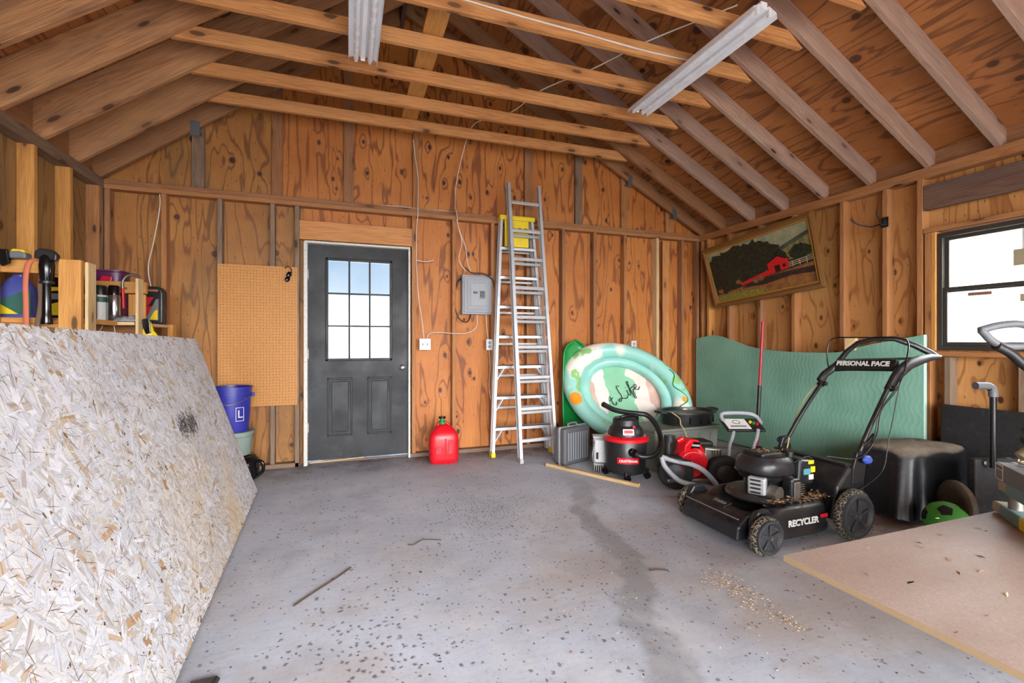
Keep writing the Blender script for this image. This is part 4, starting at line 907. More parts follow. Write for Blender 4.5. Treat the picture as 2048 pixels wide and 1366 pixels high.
class WB(MB):
    """mesh builder in world coordinates for the parts of an unrotated thing"""
    def __init__(s, t): super().__init__(); s.t = t; s.o = t.matrix_basis.translation.copy()
    def build(s, name, mat, parent=None, **k):
        s.v = [v-s.o for v in s.v]; return super().build(name, mat, parent if parent is not None else s.t, **k)

# ------------------------------------------------------------------ shelf by the left wall
t = thing('shelf_unit', 'home built pine shelf unit by the left wall behind the strand board', 'shelf', (-1.64, 3.75, 0))
for x0, x1, y, zt, mt in ((-1.516, -1.415, 3.30, 1.627, 'lum_yellow'), (-1.875, -1.78, 3.30, 1.62, 'lum_yellow')):
    ob = beam('post', ((x0+x1)/2, y, .0), ((x0+x1)/2, y, zt), x1-x0, .036, mt, up=(0, 1, 0)); ob.location -= Vector((-1.64, 3.75, 0)); ob.parent = t
def shelfbeam(name, p0, p1, w_, d_, mt, up=(0, 0, 1)):
    ob = beam(name, p0, p1, w_, d_, mt, up=up); ob.location -= Vector((-1.64, 3.75, 0)); ob.parent = t; return ob
shelfbeam('post', (-1.395, 3.34, 0), (-1.395, 3.34, 1.618), .016, .09, 'lum_pale', (0, 1, 0))
shelfbeam('post', (-1.315, 3.78, 0), (-1.315, 3.78, 1.588), .016, .085, 'lum_pale', (0, 1, 0))
shelfbeam('post', (-1.315, 4.40, 0), (-1.315, 4.40, 1.30), .036, .085, 'lum_yellow', (0, 1, 0))
shelfbeam('post', (-1.40, 3.99, 0), (-1.40, 3.99, 1.50), .10, .02, 'lum_yellow', (0, 1, 0))
shelfbeam('rail', (-1.88, 3.34, 1.583), (-1.40, 3.34, 1.583), .036, .070, 'lum_yellow')
shelfbeam('rail', (-1.88, 3.34, 1.238), (-1.405, 3.34, 1.238), .036, .060, 'lum_yellow')
shelfbeam('rail', (-1.88, 3.95, 1.543), (-1.33, 3.95, 1.543), .036, .080, 'lum_yellow')
shelfbeam('rail', (-1.88, 3.95, 1.238), (-1.33, 3.95, 1.238), .036, .060, 'lum_brown')
shelfbeam('shelf_board', (-1.88, 3.52, 1.285), (-1.41, 3.52, 1.285), .38, .030, 'lum_yellow')
shelfbeam('shelf_board', (-1.88, 4.06, 1.285), (-1.325, 4.06, 1.285), .68, .022, 'lum_pale')
shelfbeam('shelf_board', (-1.88, 3.85, .70), (-1.34, 3.85, .70), .85, .022, 'lum_pale')
ZS = 1.301
# jugs and bottles
t = thing('washer_fluid_jug', 'blue jug with a teal and yellow label at the left end of the shelf', 'jug', (-1.765, 3.44, ZS))
MB().lathe([(.078, 0), (.082, .01), (.082, .13), (.074, .17), (.05, .215), (.026, .235), (.026, .25), (0, .25)], n=36, sx=1.0, sy=.72, power=3).build('body', 'blue_jug', t, smooth=40)
MB().prism([(-.052, .018), (.082, .018), (.082, .155), (.055, .155), (-.052, .095)], -.062, -.058, 'xz').build('label', 'label_green', t)
MB().prism([(-.050, .020), (.03, .020), (-.050, .075)], -.065, -.061, 'xz').build('label_stripe', 'label_yellow', t)
t = thing('oil_bottle', 'dark brown bottle with yellow and grey label behind the orange strap', 'bottle', (-1.625, 3.50, ZS))
MB().lathe([(.062, 0), (.066, .01), (.066, .14), (.05, .19), (.024, .215), (.024, .245), (0, .245)], n=32, sy=.7, power=3).build('body', 'black_gloss', t, smooth=40)
MB().box((0, -.0475, .13), (.085, .003, .035)).build('label', 'label_grey', t); MB().prism([(-.04, .02), (.04, .02), (.04, .10), (.0, .085), (-.04, .10)], -.050, -.046, 'xz').build('label', 'label_yellow', t)
MB().prism([(-.045, .155), (.03, .165), (.035, .185), (-.04, .185)], -.046, -.040, 'xz').build('label_stripe', 'label_yellow', t)
t = thing('chemical_bottle', 'black bottle with yellow printed label beside the wooden post', 'bottle', (-1.505, 3.53, ZS))
MB().lathe([(.055, 0), (.058, .01), (.058, .15), (.04, .20), (.02, .22), (.02, .24), (0, .24)], n=32, sy=.7, power=3).build('body', 'black_gloss', t, smooth=40)
MB().box((0, -.0415, .10), (.07, .003, .11)).build('label', 'label_dark', t); MB().box((0, -.044, .135), (.06, .002, .03)).build('label_stripe', 'label_yellow', t)
t = thing('trigger_sprayer', 'tall black spray wand with trigger head standing against the shelf rail', 'spray bottle', (-1.562, 3.275, 1.262))
MB().lathe([(.024, 0), (.026, .01), (.020, .05), (.018, .22), (.030, .25), (.034, .32), (.028, .37), (.018, .385), (0, .385)], n=24).build('body', 'black_gloss', t, smooth=40)
MB().prism([(-.048, .362), (.05, .35), (.052, .385), (.03, .41), (-.02, .416), (-.045, .40)], -.02, .02, 'xz').build('trigger_head', 'black_plastic', t, bevel=.006)
MB().lathe([(.033, 0), (.033, .012), (0, .013)], (0, 0, .225), 20).build('collar', 'black_plastic', t)
for nm, lb, x, mt in (('orange_strap', 'orange speckled strap draped over the top rail of the shelf', -1.655, 'orange_cord'), ('brown_strap', 'brown strap hanging behind the orange one on the shelf', -1.592, 'brown_strap')):
    dz = 0 if 'orange' in nm else -.05
    o_ = MB().tube(smoothpath([(x+.075, 3.36, 1.625+dz), (x+.03, 3.34, 1.632+dz), (x, 3.305, 1.60+dz), (x-.008, 3.295, 1.50), (x-.004, 3.29, 1.38), (x+.0-(.02 if dz else 0), 3.285, 1.24), (x-(.03 if dz else 0), 3.285, 1.20)]), .012, 8, flat=.45).build('hanging_strap', mt, smooth=60); tag(o_, lb, 'strap')
t = thing('hand_tool', 'black tool grip with yellow top resting on the shelf rail', 'tool', (-1.70, 3.30, 1.62))
MB().prism([(-.03, .0), (.05, .0), (.05, .03), (.02, .042), (-.02, .038)], -.03, .03, 'xz').build('body', 'grey_plastic', t, bevel=.008)
MB().prism([(-.02, .036), (.045, .030), (.04, .048), (-.01, .052)], -.025, .025, 'xz').build('top', 'label_yellow', t, bevel=.006)
MB().prism([(-.075, .04), (-.02, .045), (-.01, -.03), (-.045, -.05)], -.045, -.022, 'xz').build('grip', 'black_gloss', t, bevel=.006)
t = thing('hand_tool', 'black curved tool grip at the far left on top of the shelf rail', 'tool', (-1.80, 3.30, 1.62))
MB().tube(smoothpath([(-.05, -.03, -.04), (-.03, -.03, .0), (.0, -.01, .035), (.05, .0, .018), (.08, .0, .002)]), [.022]*24+[.012], 12, flat=.7).build('grip', 'black_gloss', t, smooth=60)
# second bay
t = thing('plastic_bin', 'purple plastic bin on the far bay of the shelf', 'bin', (-1.60, 4.08, ZS-.004))
MB().lathe([(.10, 0), (.115, .01), (.13, .355), (.137, .36), (.137, .37), (.126, .37), (.11, .02), (0, .02)], n=36, sx=.85, sy=.7, power=4).build('body', 'purple', t, smooth=35)
MB().prism([(-.02, .26), (.05, .25), (.06, .32), (.0, .33)], -.108, -.100, 'xz').build('print', 'label_red', t, bevel=.004)
for nm, lb, x, y, r_, h_, mt, mc in (('spray_can', 'silver spray can with black cap, the right one of the pair on the shelf', -1.462, 3.80, .034, .17, 'silver', 'black_gloss'), ('paint_can', 'white bottle with green band and black cap left of the silver can', -1.545, 3.82, .040, .17, 'white_plastic', 'black_plastic')):
    t = thing(nm, lb, 'can', (x, y, ZS-.004)); MB().lathe([(r_-.003, 0), (r_, .006), (r_, h_), (r_-.004, h_+.01), (0, h_+.011)], n=28).build('body', mt, t, smooth=40)
    MB().lathe([(r_-.003, 0), (r_-.003, .055), (r_-.008, .064), (0, .065)], (0, 0, h_+.008), 28).build('cap', mc, t, smooth=40)
    if nm == 'paint_can': MB().lathe([(r_+.001, 0), (r_+.001, .035)], (0, 0, .13), 28).build('band', 'label_green', t)
t = thing('pile_of_rags', 'crumpled pale rag lying on the end of the far shelf', 'rag', (-1.38, 3.80, ZS-.004))
rr = random.Random(9)
MB().grid(lambda u, v: Vector(((u-.5)*.16+rr.uniform(-.006, .006), (v-.5)*.11+rr.uniform(-.006, .006), .004+.042*math.sin(math.pi*u)*math.sin(math.pi*v)*rr.uniform(.35, 1.2))), 16, 12).build('cloth', 'grey_light', t, smooth=70, solid=.003)
t = thing('booklet', 'grey folded booklet standing behind the rag on the shelf', 'booklet', (-1.39, 3.88, ZS-.004)); MB().box((0, 0, .03), (.15, .04, .004), (.35, .12, .2)).build('cover', 'label_grey', t); MB().box((0, 0.004, .024), (.145, .038, .005), (.35, .12, .2)).build('pages', 'label_white', t)
t = thing('bar_clamp', 'curved grey and red clamp hooked over the far shelf rail', 'clamp', (-1.46, 3.92, 1.585))
MB().tube(smoothpath([(0, 0, -.05), (.002, 0, .0), (.025, 0, .035), (.06, 0, .045), (.10, 0, .030)]), .009, 10).build('hook', 'steel_dull', t, smooth=60); MB().tube([(0, 0, -.05), (.004, 0, -.19)], .010, 10).build('screw_handle', 'red_plastic', t, smooth=60); MB().box((0, 0, -.05), (.045, .012, .014)).build('cross_bar', 'steel_dull', t)
cable('loose_wire', 'thin white wire looping down over the edge of the far shelf', [(-1.53, 3.735, 1.47), (-1.57, 3.71, 1.33), (-1.545, 3.705, 1.24), (-1.50, 3.70, 1.235), (-1.47, 3.71, 1.30), (-1.43, 3.705, 1.28), (-1.415, 3.70, 1.20)], .0022)
t = thing('antifreeze_jug', 'black flat jug with a red label at the right end of the shelf', 'jug', (-1.43, 4.26, ZS-.004))
b = MB().prism([(-.11, 0), (.105, 0), (.112, .02), (.112, .24), (.10, .27), (.085, .285), (-.02, .29), (-.03, .27), (-.11, .27)], -.05, .05, 'xz'); b.build('body', 'black_plastic', t, bevel=.012, seg=3)
MB().box((.045, -.0005, .255), (.075, .110, .018)).build('handle_gap', 'lum_brown', t, bevel=.006)
MB().prism([(-.10, .14), (.02, .14), (.055, .205), (-.10, .205)], -.054, -.049, 'xz').build('label', 'label_red', t); MB().prism([(-.10, .05), (.0, .05), (.05, .135), (-.10, .135)], -.053, -.048, 'xz').build('label', 'label_red', t)
MB().prism([(.0, .03), (.085, .03), (.085, .19), (.07, .19)], -.0535, -.0485, 'xz').build('label', 'label_grey', t); MB().prism([(.03, .035), (.08, .035), (.08, .11), (.06, .10)], -.056, -.052, 'xz').build('label_patch', 'label_yellow', t)
MB().lathe([(.02, 0), (.02, .022), (0, .022)], (-.075, 0, .268), 16).build('cap', 'label_yellow', t)
t = thing('work_glove', 'yellow and black work glove hanging off the right end of the shelf', 'glove', (-1.285, 3.83, 1.315))
MB().lathe([(.0, -.17), (.03, -.165), (.042, -.12), (.045, -.07), (.032, -.03), (.02, -.01), (0, 0)], n=18, sx=.75, sy=.5).build('palm', 'yellow_plastic', t, smooth=60)
for k in range(4): MB().tube(smoothpath([(-.024+.016*k, -.004, -.13), (-.026+.017*k, -.01, -.175), (-.024+.017*k, -.012, -.205+.008*abs(k-1.5))]), [.011]*12+[.007], 8).build('finger', 'yellow_plastic', t, smooth=60)
MB().tube(smoothpath([(.025, -.002, -.08), (.05, -.01, -.11), (.052, -.01, -.14)]), .011, 8).build('thumb', 'yellow_plastic', t, smooth=60)
MB().prism([(-.025, .0), (.02, .01), (.028, -.09), (.0, -.10), (-.015, -.06)], -.036, -.024, 'xz').build('strap', 'black_gloss', t, bevel=.004)

# ------------------------------------------------------------------ sled and inflatable pool
t = thing('plastic_sled', 'green plastic sled standing on end behind the inflatable pool', 'sled', (2.37, 4.62, 0))
b = MB()
def sled(u, v):
    z = .01+1.17*v; w_ = .155*(max(0, 1-((v-.85)/.15)**2)**.5 if v > .85 else 1)*(.86+.14*math.sin(v*3)); a = (u-.5)*2
    rimz = .035*(abs(a)**4); return Vector((a*w_+.03*v, -.03+.06*v-rimz-.015*(1 if v > .97 else 0), z))
b.grid(sled, 17, 30); b.build('hull', 'green_plastic', t, smooth=60, solid=.006)
rim_ = [sled(0, v/24) for v in range(25)]+[sled(u/10, 1) for u in range(1, 10)]+[sled(1, 1-v/24) for v in range(25)]
MB().tube(rim_, .010, 8).build('rim', 'green_plastic', t, smooth=60)
t2 = thing('inflatable_pool', 'round inflatable pool with aqua rings and orange prints leaning on the wall', 'inflatable pool', (2.80, 4.25, .62))
nn = Vector((-.46, -.80, .42)).normalized(); m = frame((0, 0, 0), (.86, -.30, -.42), (.3, .1, .9))
zz = (m.to_3x3() @ Vector((0, 0, 1)))
m = Matrix.Identity(4)
zax = nn; xax = (Vector((.80, 0, -.62))-zax*Vector((.80, 0, -.62)).dot(zax)).normalized(); yax = zax.cross(xax)
m = Matrix((xax, yax, zax)).transposed().to_4x4()
def torus(R_, r_, z, ex=1.0, ey=1.0, wrinkle=.0):
    b = MB(); b.grid(lambda u, v: Vector(((R_+r_*math.cos(2*math.pi*v)*(1+wrinkle*math.sin(40*math.pi*u)))*math.cos(2*math.pi*u)*ex, (R_+r_*math.cos(2*math.pi*v)*(1+wrinkle*math.sin(40*math.pi*u)))*math.sin(2*math.pi*u)*ey, z+r_*math.sin(2*math.pi*v))), 96, 20, wrapu=True, wrapv=True); return b.xf(m)
torus(.545, .095, .0, 1.12, .82).build('outer_ring', 'pool_vinyl', t2, smooth=70)
torus(.50, .078, -.10, 1.12, .82).build('lower_ring', 'pool_vinyl', t2, smooth=70)
torus(.415, .062, -.05, 1.12, .82, .03).build('inner_ring', 'pool_aqua', t2, smooth=70)
rr = random.Random(2); b = MB(); vs = [Vector((0, 0, -.10))]
b.grid(lambda u, v: Vector((.40*v*math.cos(2*math.pi*u)*1.12, .40*v*math.sin(2*math.pi*u)*.82, -.085+.012*math.sin(14*math.pi*u)*v**2+rr.uniform(-.003, .003))), 72, 14, wrapu=True); b.xf(m); b.build('floor_sheet', 'pool_floor', t2, smooth=80)
def script(path, k=5): return smoothpath([Vector((x, y, -.066)) for x, y in path], k)
b = MB(); sc = 1.0
LT = [  # handwritten "t Life"
 [(-.17, .06), (-.185, -.03), (-.165, -.055), (-.145, -.03)], [(-.205, .015), (-.15, .03)],
 [(-.02, .10), (-.045, .115), (-.06, .07), (-.065, -.01), (-.10, -.05), (-.115, -.03), (-.08, -.025), (-.03, -.055), (.0, -.03)],
 [(.02, .02), (.012, -.035), (.028, -.045), (.04, -.02)], [(.024, .05), (.028, .055)],
 [(.04, -.02), (.075, .07), (.085, .10), (.065, .085), (.055, .0), (.045, -.09), (.06, -.10), (.07, -.03), (.095, -.01)], [(.045, .01), (.10, .02)],
 [(.095, -.015), (.13, .0), (.135, .025), (.115, .02), (.108, -.02), (.13, -.04), (.16, -.02)]]
th_ = R(28); 
for st_ in LT:
    pts = [Vector((x*math.cos(th_)-y*math.sin(th_)+.02, x*math.sin(th_)+y*math.cos(th_)+.02, -.066)) for x, y in st_]; b.tube(smoothpath(pts, 5), .0042, 6)
# keep the writing level with the picture: turn it with the ring frame
b.xf(m @ Matrix.Rotation(R(36), 4, 'Z')); b.build('lettering', 'black_matte', t2, label='dark handwritten words reading t Life')
b = MB()   # green vine printed on the outer ring
vp = []
for i in range(40):
    u = math.radians(-10+75*i/39); rr_ = .545+.045*math.sin(i*.38); vp.append(Vector((rr_*math.cos(u)*1.12, rr_*math.sin(u)*.82, .0+math.sqrt(max(.096**2-(rr_-.545)**2, 0))-.001)))
b.tube(vp, .006, 6); b.xf(m); b.build('printed_vine', 'green_plastic', t2)

# ------------------------------------------------------------------ case, finned heater, shop vacuum, batten
t = thing('tool_case', 'silver grey ribbed hard case standing upright by the ladder foot', 'case', (2.055, 4.02, 0), (0, 0, R(-70)))
b = MB().box((0, 0, .175), (.15, .36, .35)); b.build('shell', 'case_grey' if 'case_grey' in M else 'grey_plastic', t, bevel=.025, seg=3)
for s_ in (-1, 1):
    MB().box((s_*.067, 0, .175), (.012, .30, .29)).build('side_panel', 'grey_plastic', t, bevel=.01)
    for k in range(9): MB().box((s_*.075, -.13+.0325*k, .175), (.006, .010, .26)).build('rib', 'grey_light', t)
MB().box((0, 0, .175), (.022, .372, .362)).build('seam_band', 'alu_dull', t, bevel=.004)
MB().tube(smoothpath([(0, -.06, .35), (0, -.05, .378), (0, .05, .378), (0, .06, .35)]), .010, 8).build('handle', 'grey_plastic', t, smooth=60)
t = thing('space_heater', 'small grey metal box with a wire bail leaning by the black vacuum', 'heater', (2.15, 3.66, 0), (0, 0, R(-25)))
MB().box((0, 0, .185), (.125, .10, .25)).build('body', 'grey_light', t, bevel=.006); MB().box((0, -.052, .19), (.10, .006, .20)).build('front_plate', 'alu_dull', t, bevel=.004)
MB().box((0, 0, .315), (.135, .11, .012)).build('top_lip', 'alu_dull', t, bevel=.003); MB().box((-.03, -.057, .15), (.02, .004, .06)).build('vent', 'black_matte', t)
for k in range(7): MB().box((-.054+.018*k, 0, .035), (.006, .10, .07)).build('fin', 'steel_dull', t)
MB().tube(smoothpath([(-.05, -.06, .28), (-.075, -.09, .17), (-.06, -.09, .10), (.04, -.07, .085)]), .004, 8).build('bail', 'steel_dull', t, smooth=60)
t = thing('shop_vacuum', 'black and red wet dry shop vacuum with hose and round wheels', 'vacuum cleaner', (2.26, 3.42, 0))
MB().lathe([(.145, .055), (.155, .06), (.165, .12), (.178, .335), (.172, .345), (0, .345)], n=44).build('tank', 'black_plastic', t, smooth=35)
MB().lathe([(.180, .325), (.192, .328), (.192, .352), (.180, .362), (.150, .37), (0, .37)], n=44).build('rim', 'red_plastic', t, smooth=35)
MB().lathe([(.150, .365), (.150, .385), (.135, .43), (.112, .455), (.108, .50), (.095, .515), (0, .517)], n=40).build('motor_head', 'black_plastic', t, smooth=30)
MB().tube(smoothpath([(-.085, -.05, .505), (-.07, -.06, .535), (.05, -.07, .535), (.08, -.06, .505)]), .012, 8).build('carry_handle', 'black_gloss', t, smooth=60)
MB().lathe([(.012, 0), (.012, .012), (0, .013)], (-.01, -.125, .45), 16, axis=(0, -1, .4)).build('switch', 'red_plastic', t)
MB().box((.0, -.139, .412), (.09, .004, .05), (-.3, 0, 0)).xf(Matrix.Rotation(R(-24), 4, 'Z')).build('warning_label', 'label_white', t); MB().box((.0, -.142, .415), (.07, .003, .025), (-.3, 0, 0)).xf(Matrix.Rotation(R(-24), 4, 'Z')).build('label_print', 'label_red', t)
b = MB(); b.grid(lambda u, v: Vector((.1745*math.sin((u-.5)*1.05+.06), -.1745*math.cos((u-.5)*1.05+.06), .155+.050*v)), 14, 2); b.xf(Matrix.Rotation(R(-30), 4, 'Z')); b.build('badge', 'red_plastic', t, solid=.006, bevel=.002)
tx = text_mesh('CRAFTSMAN', .026, 'label_white', 'badge_lettering', t, Matrix.Rotation(R(-30), 4, 'Z') @ frame((.010, -.1825, .181), (1, .06, 0), (0, 0, 1)), .002, bold=.001)
dirs = [(-.07, -.125), (.13, -.09), (-.10, .12), (.10, .12)]
for x, y in dirs:
    c_ = MB().box((x, y, .068), (.055, .05, .04)).build('caster_bracket', 'black_plastic', t, bevel=.008); MB().lathe([(.0, -.011), (.030, -.011), (.030, .011), (0, .011)], (x*1.12, y*1.15, .030), 20, axis=(1, .4, 0)).build('wheel', 'black_gloss', c_, smooth=40)
MB().lathe([(.034, 0), (.034, .03), (.026, .032), (.026, .05), (0, .05)], (-.05, -.168, .255), 20, axis=(0, -1, 0)).build('inlet', 'black_gloss', t, smooth=40)
hp = smoothpath([(-.05, -.215, .255), (-.01, -.25, .235), (.07, -.27, .24), (.16, -.24, .28), (.235, -.16, .36), (.262, -.06, .45), (.235, .02, .515), (.16, .06, .53), (.05, .06, .545), (-.08, .05, .575), (-.17, .03, .615), (-.21, .02, .635)], 8)
MB().tube(hp, [.021+.0018*(i % 2) for i in range(len(hp))], 12).build('hose', 'black_plastic', t, smooth=50)
ob = beam('wood_batten', (1.765, 3.975, .016), (2.200, 3.140, .016), .036, .028, 'lum_pale'); tag(ob, 'pale wooden batten lying on the floor before the vacuum', 'wood strip')

# ------------------------------------------------------------------ grey tote with tubs on top, black round pan
t = thing('storage_tote', 'dusty grey green storage tote behind the vacuum and red engine', 'storage box', (2.95, 3.66, 0), (0, 0, R(4)))
MB().box((0, 0, .175), (.72, .36, .35), taper=1.07).build('bin', 'tote_grey', t, bevel=.02)
MB().box((0, 0, .362), (.80, .41, .028)).build('lid', 'tote_grey', t, bevel=.01)
for k in range(5): MB().box((-.28+.14*k, -.188, .18), (.02, .012, .26), (.035, 0, 0)).build('rib', 'tote_grey', t, bevel=.004)
t = thing('round_pan', 'wide black plastic pan with handles on top of the grey tote', 'pan', (3.10, 3.65, .377))
MB().lathe([(.21, 0), (.22, .004), (.235, .11), (.262, .115), (.262, .128), (.228, .128), (.212, .02), (0, .02)], n=48, sx=1.14, sy=.86).build('basin', 'black_plastic', t, smooth=35)
for s_ in (-1, 1): MB().tube(smoothpath([(s_*.285, -.06, .118), (s_*.335, -.04, .125), (s_*.335, .04, .125), (s_*.285, .06, .118)]), .012, 8).build('handle', 'black_plastic', t, smooth=60)
for k in range(5): a = R(-140+25*k); MB().box((.262*math.cos(a), .198*math.sin(a), .055), (.016, .016, .07), (0, 0, a)).build('rib', 'black_gloss', t, bevel=.005)
MB().lathe([(.205, .022), (.225, .10), (0, .104)], n=36, sx=1.12, sy=.84).build('dirt', 'tote_grey', t)
o_ = MB().tube(smoothpath([(2.80, 3.50, .52), (2.84, 3.44, .47), (2.83, 3.41, .42), (2.86, 3.41, .38), (2.90, 3.40, .30), (2.95, 3.36, .27)]), .005, 6).build('twine', 'cable_yellow', smooth=60); tag(o_, 'frayed yellow twine hanging from the rim of the black pan', 'twine')

# ------------------------------------------------------------------ pressure washer with red engine
t = thing('pressure_washer', 'pressure washer with red engine, grey tubular frame and fat black tires', 'pressure washer', (2.72, 3.05, 0))
def tyre(b, c_, R_, w_, ax=(1, 0, 0), n=40):
    r_ = w_/2; b.lathe([(R_*.55, -r_*.8), (R_*.72, -r_), (R_*.93, -r_*.8), (R_, -r_*.4), (R_, r_*.4), (R_*.93, r_*.8), (R_*.72, r_), (R_*.55, r_*.8)], c_, n, axis=ax)
ax = Vector((-.55, -.83, 0)).normalized()
for c_ in ((2.455, 3.02, .135), (2.80, 2.86, .135)):
    b = WB(t); tyre(b, c_, .135, .085, ax); w_ = b.build('wheel', 'black_matte', smooth=40)
    b = WB(t); b.lathe([(0, -.044), (.045, -.044), (.074, -.030), (.074, .030), (.045, .044), (0, .044)], c_, 28, axis=ax); b.build('hub', 'hub_grey', w_, smooth=40)
b = WB(t)
b.lathe([(.0, 0), (.10, .002), (.125, .03), (.13, .07), (.13, .12), (0, .12)], (2.665, 2.905, .20), 40, axis=(.35, .93, .10)); b.build('engine_shroud', 'red_plastic', smooth=30, bevel=.004)
b = WB(t); b.prism([(2.60, .20), (2.80, .05), (2.83, .12), (2.80, .30), (2.74, .385), (2.66, .395), (2.61, .35)], 2.93, 3.04, 'xz'); b.build('engine_cover', 'red_plastic', bevel=.012, seg=3)
b = WB(t)
for k in range(1, 7): b.tube([Vector((2.655, 2.899, .20))+Vector((.93, -.35, 0))*(.015*k*math.cos(2*math.pi*j/24))+Vector((0, 0, 1))*(.015*k*math.sin(2*math.pi*j/24)) for j in range(25)], .0022, 5)
b.build('recoil_grille', 'red_dark')
b = WB(t); b.prism([(2.655, .315), (2.735, .300), (2.745, .365), (2.69, .375)], 2.918, 2.932, 'xz'); b.build('decal', 'black_gloss')
tx = text_mesh('HONDA', .020, 'label_white', 'decal_lettering', t, frame(Vector((2.70, 2.915, .345))-Vector((2.72, 3.05, 0)), (1, 0, -.12), (.12, 0, 1)), .001, bold=.0006)
b = WB(t); b.box((2.785, 2.924, .235), (.030, .006, .075), (0, .12, 0)); b.build('white_decal', 'label_white')
b = WB(t); b.box((2.90, 2.99, .245), (.15, .13, .13), (0, .1, -.3)); ms_ = b.build('muffler', 'steel_dull', bevel=.018, seg=3)
b = WB(t); b.lathe([(.018, 0), (.018, .012), (.010, .012), (.010, 0)], (2.915, 2.915, .225), 20, axis=(.3, -.95, 0)); b.build('exhaust_port', 'black_matte', ms_)
b = WB(t)
for k in range(4): b.box((2.865+.022*k, 2.918-.006*k, .275), (.005, .006, .04), (0, 0, -.3))
b.build('vent_slots', 'black_matte', ms_)
b = WB(t); b.box((2.84, 3.07, .33), (.22, .16, .05), (0, .05, -.2)); b.build('fuel_tank', 'black_plastic', bevel=.02, seg=3)
b = WB(t); b.cyl((2.52, 3.02, .30), .030, .16, 20); b.cyl((2.53, 3.02, .395), .042, .05, 20); b.build('air_filter', 'black_plastic', smooth=40)
b = WB(t); b.cyl((2.60, 2.98, .385), .022, .05, 16, (1, -.4, .6)); b.build('fuel_cap', 'red_plastic', smooth=40)
b = WB(t); b.box((2.98, 3.00, .13), (.30, .20, .10), (0, 0, -.3)); b.box((2.74, 3.0, .075), (.5, .24, .03), (0, 0, -.3)); b.build('pump_and_deck', 'steel_dull', bevel=.01)
b = WB(t); b.tube(smoothpath([(2.43, 2.88, .285), (2.50, 2.82, .265), (2.60, 2.76, .245), (2.68, 2.72, .20), (2.75, 2.69, .12), (2.785, 2.68, .055)]), .019, 12); b.build('front_bar', 'grey_light', smooth=60)
b = WB(t); b.tube(smoothpath([(2.43, 2.88, .285), (2.44, 2.86, .22), (2.50, 2.80, .135), (2.56, 2.76, .105), (2.72, 2.70, .075), (2.85, 2.66, .055)]), .019, 12); b.build('lower_bar', 'grey_light', smooth=60)
b = WB(t); b.tube(smoothpath([(2.47, 2.855, .285), (2.53, 2.805, .268), (2.60, 2.77, .25)]), .022, 12); b.build('grip_sleeve', 'black_plastic', smooth=60)
for xx in (0, .17): 
    b = WB(t); b.tube(smoothpath([(2.98+xx, 3.02-xx*.5, .14), (2.98+xx, 3.00-xx*.5, .30), (3.0+xx, 2.99-xx*.5, .37), (3.06+xx, 3.03-xx*.5, .43)]), .015, 10); b.build('upright', 'grey_light', smooth=60)
cst = Vector((3.17, 3.05, .455)); m3 = frame(cst, (.97, -.25, -.02), (.22, .75, .42))
b = WB(t); k0 = len(b.v); b.box((0, 0, 0), (.34, .17, .022)); b.xf(m3, k0); co = b.build('console', 'black_plastic', bevel=.012, seg=3)
b = WB(t); b.box((-.055, 0, .014), (.20, .13, .004)); b.xf(m3); b.build('panel_label', 'label_white', co)
b = WB(t); b.tube([Vector((-.05+.032*math.cos(2*math.pi*i/20), .02+.022*math.sin(2*math.pi*i/20), .017)) for i in range(21)], .0025, 6); b.box((-.055, -.035, .0165), (.14, .010, .002)); b.xf(m3); b.build('label_print', 'black_matte', co)
for i, (mt, dx) in enumerate((('label_yellow', .075), ('green_plastic', .10), ('red_plastic', .125))): b = WB(t); b.cyl((dx, .02-.012*i, .018), .012, .016, 14); b.xf(m3); b.build('spray_tip', mt, co)
b = WB(t); b.tube(smoothpath([(-.14, .0, -.01), (-.15, .09, .02), (-.10, .125, .03), (.10, .125, .03), (.17, .09, .02), (.18, .02, .0)]), .017, 12); b.xf(m3); b.build('top_handle', 'grey_light', smooth=60)

for o_ in list(t.children):
    n_ = o_.name.split('.')[0]
    if n_ in ('front_bar', 'lower_bar', 'grip_sleeve'): o_.location += Vector((-.165, .060, 0))
    elif n_ in ('engine_shroud', 'engine_cover', 'recoil_grille', 'decal', 'white_decal', 'muffler', 'fuel_tank', 'air_filter', 'fuel_cap', 'decal_lettering', 'pump_and_deck'): o_.location += Vector((-.105, .035, 0))

# ------------------------------------------------------------------ long pole
t = thing('long_handle', 'long red pole with black lower grip standing against the green foam', 'pole', (3.93, 3.58, 0))
b = WB(t); b.tube([(3.958, 3.589, .70), (4.015, 3.60, 1.370)], .014, 14); b.build('upper_tube', 'red_paint', smooth=60)
b = WB(t); b.tube([(3.930, 3.584, .37), (3.961, 3.590, .72)], .0185, 14); b.build('grip', 'black_plastic', smooth=60)
b = WB(t); b.tube([(3.911, 3.580, .08), (3.931, 3.584, .38)], .016, 14); b.build('lower_tube', 'red_dark', smooth=60)
b = WB(t); b.prism([(3.82, 0.0), (4.00, 0.0), (4.01, .06), (3.94, .11), (3.87, .11), (3.81, .06)], 3.55, 3.575, 'xz'); b.build('blade', 'black_matte', bevel=.006)

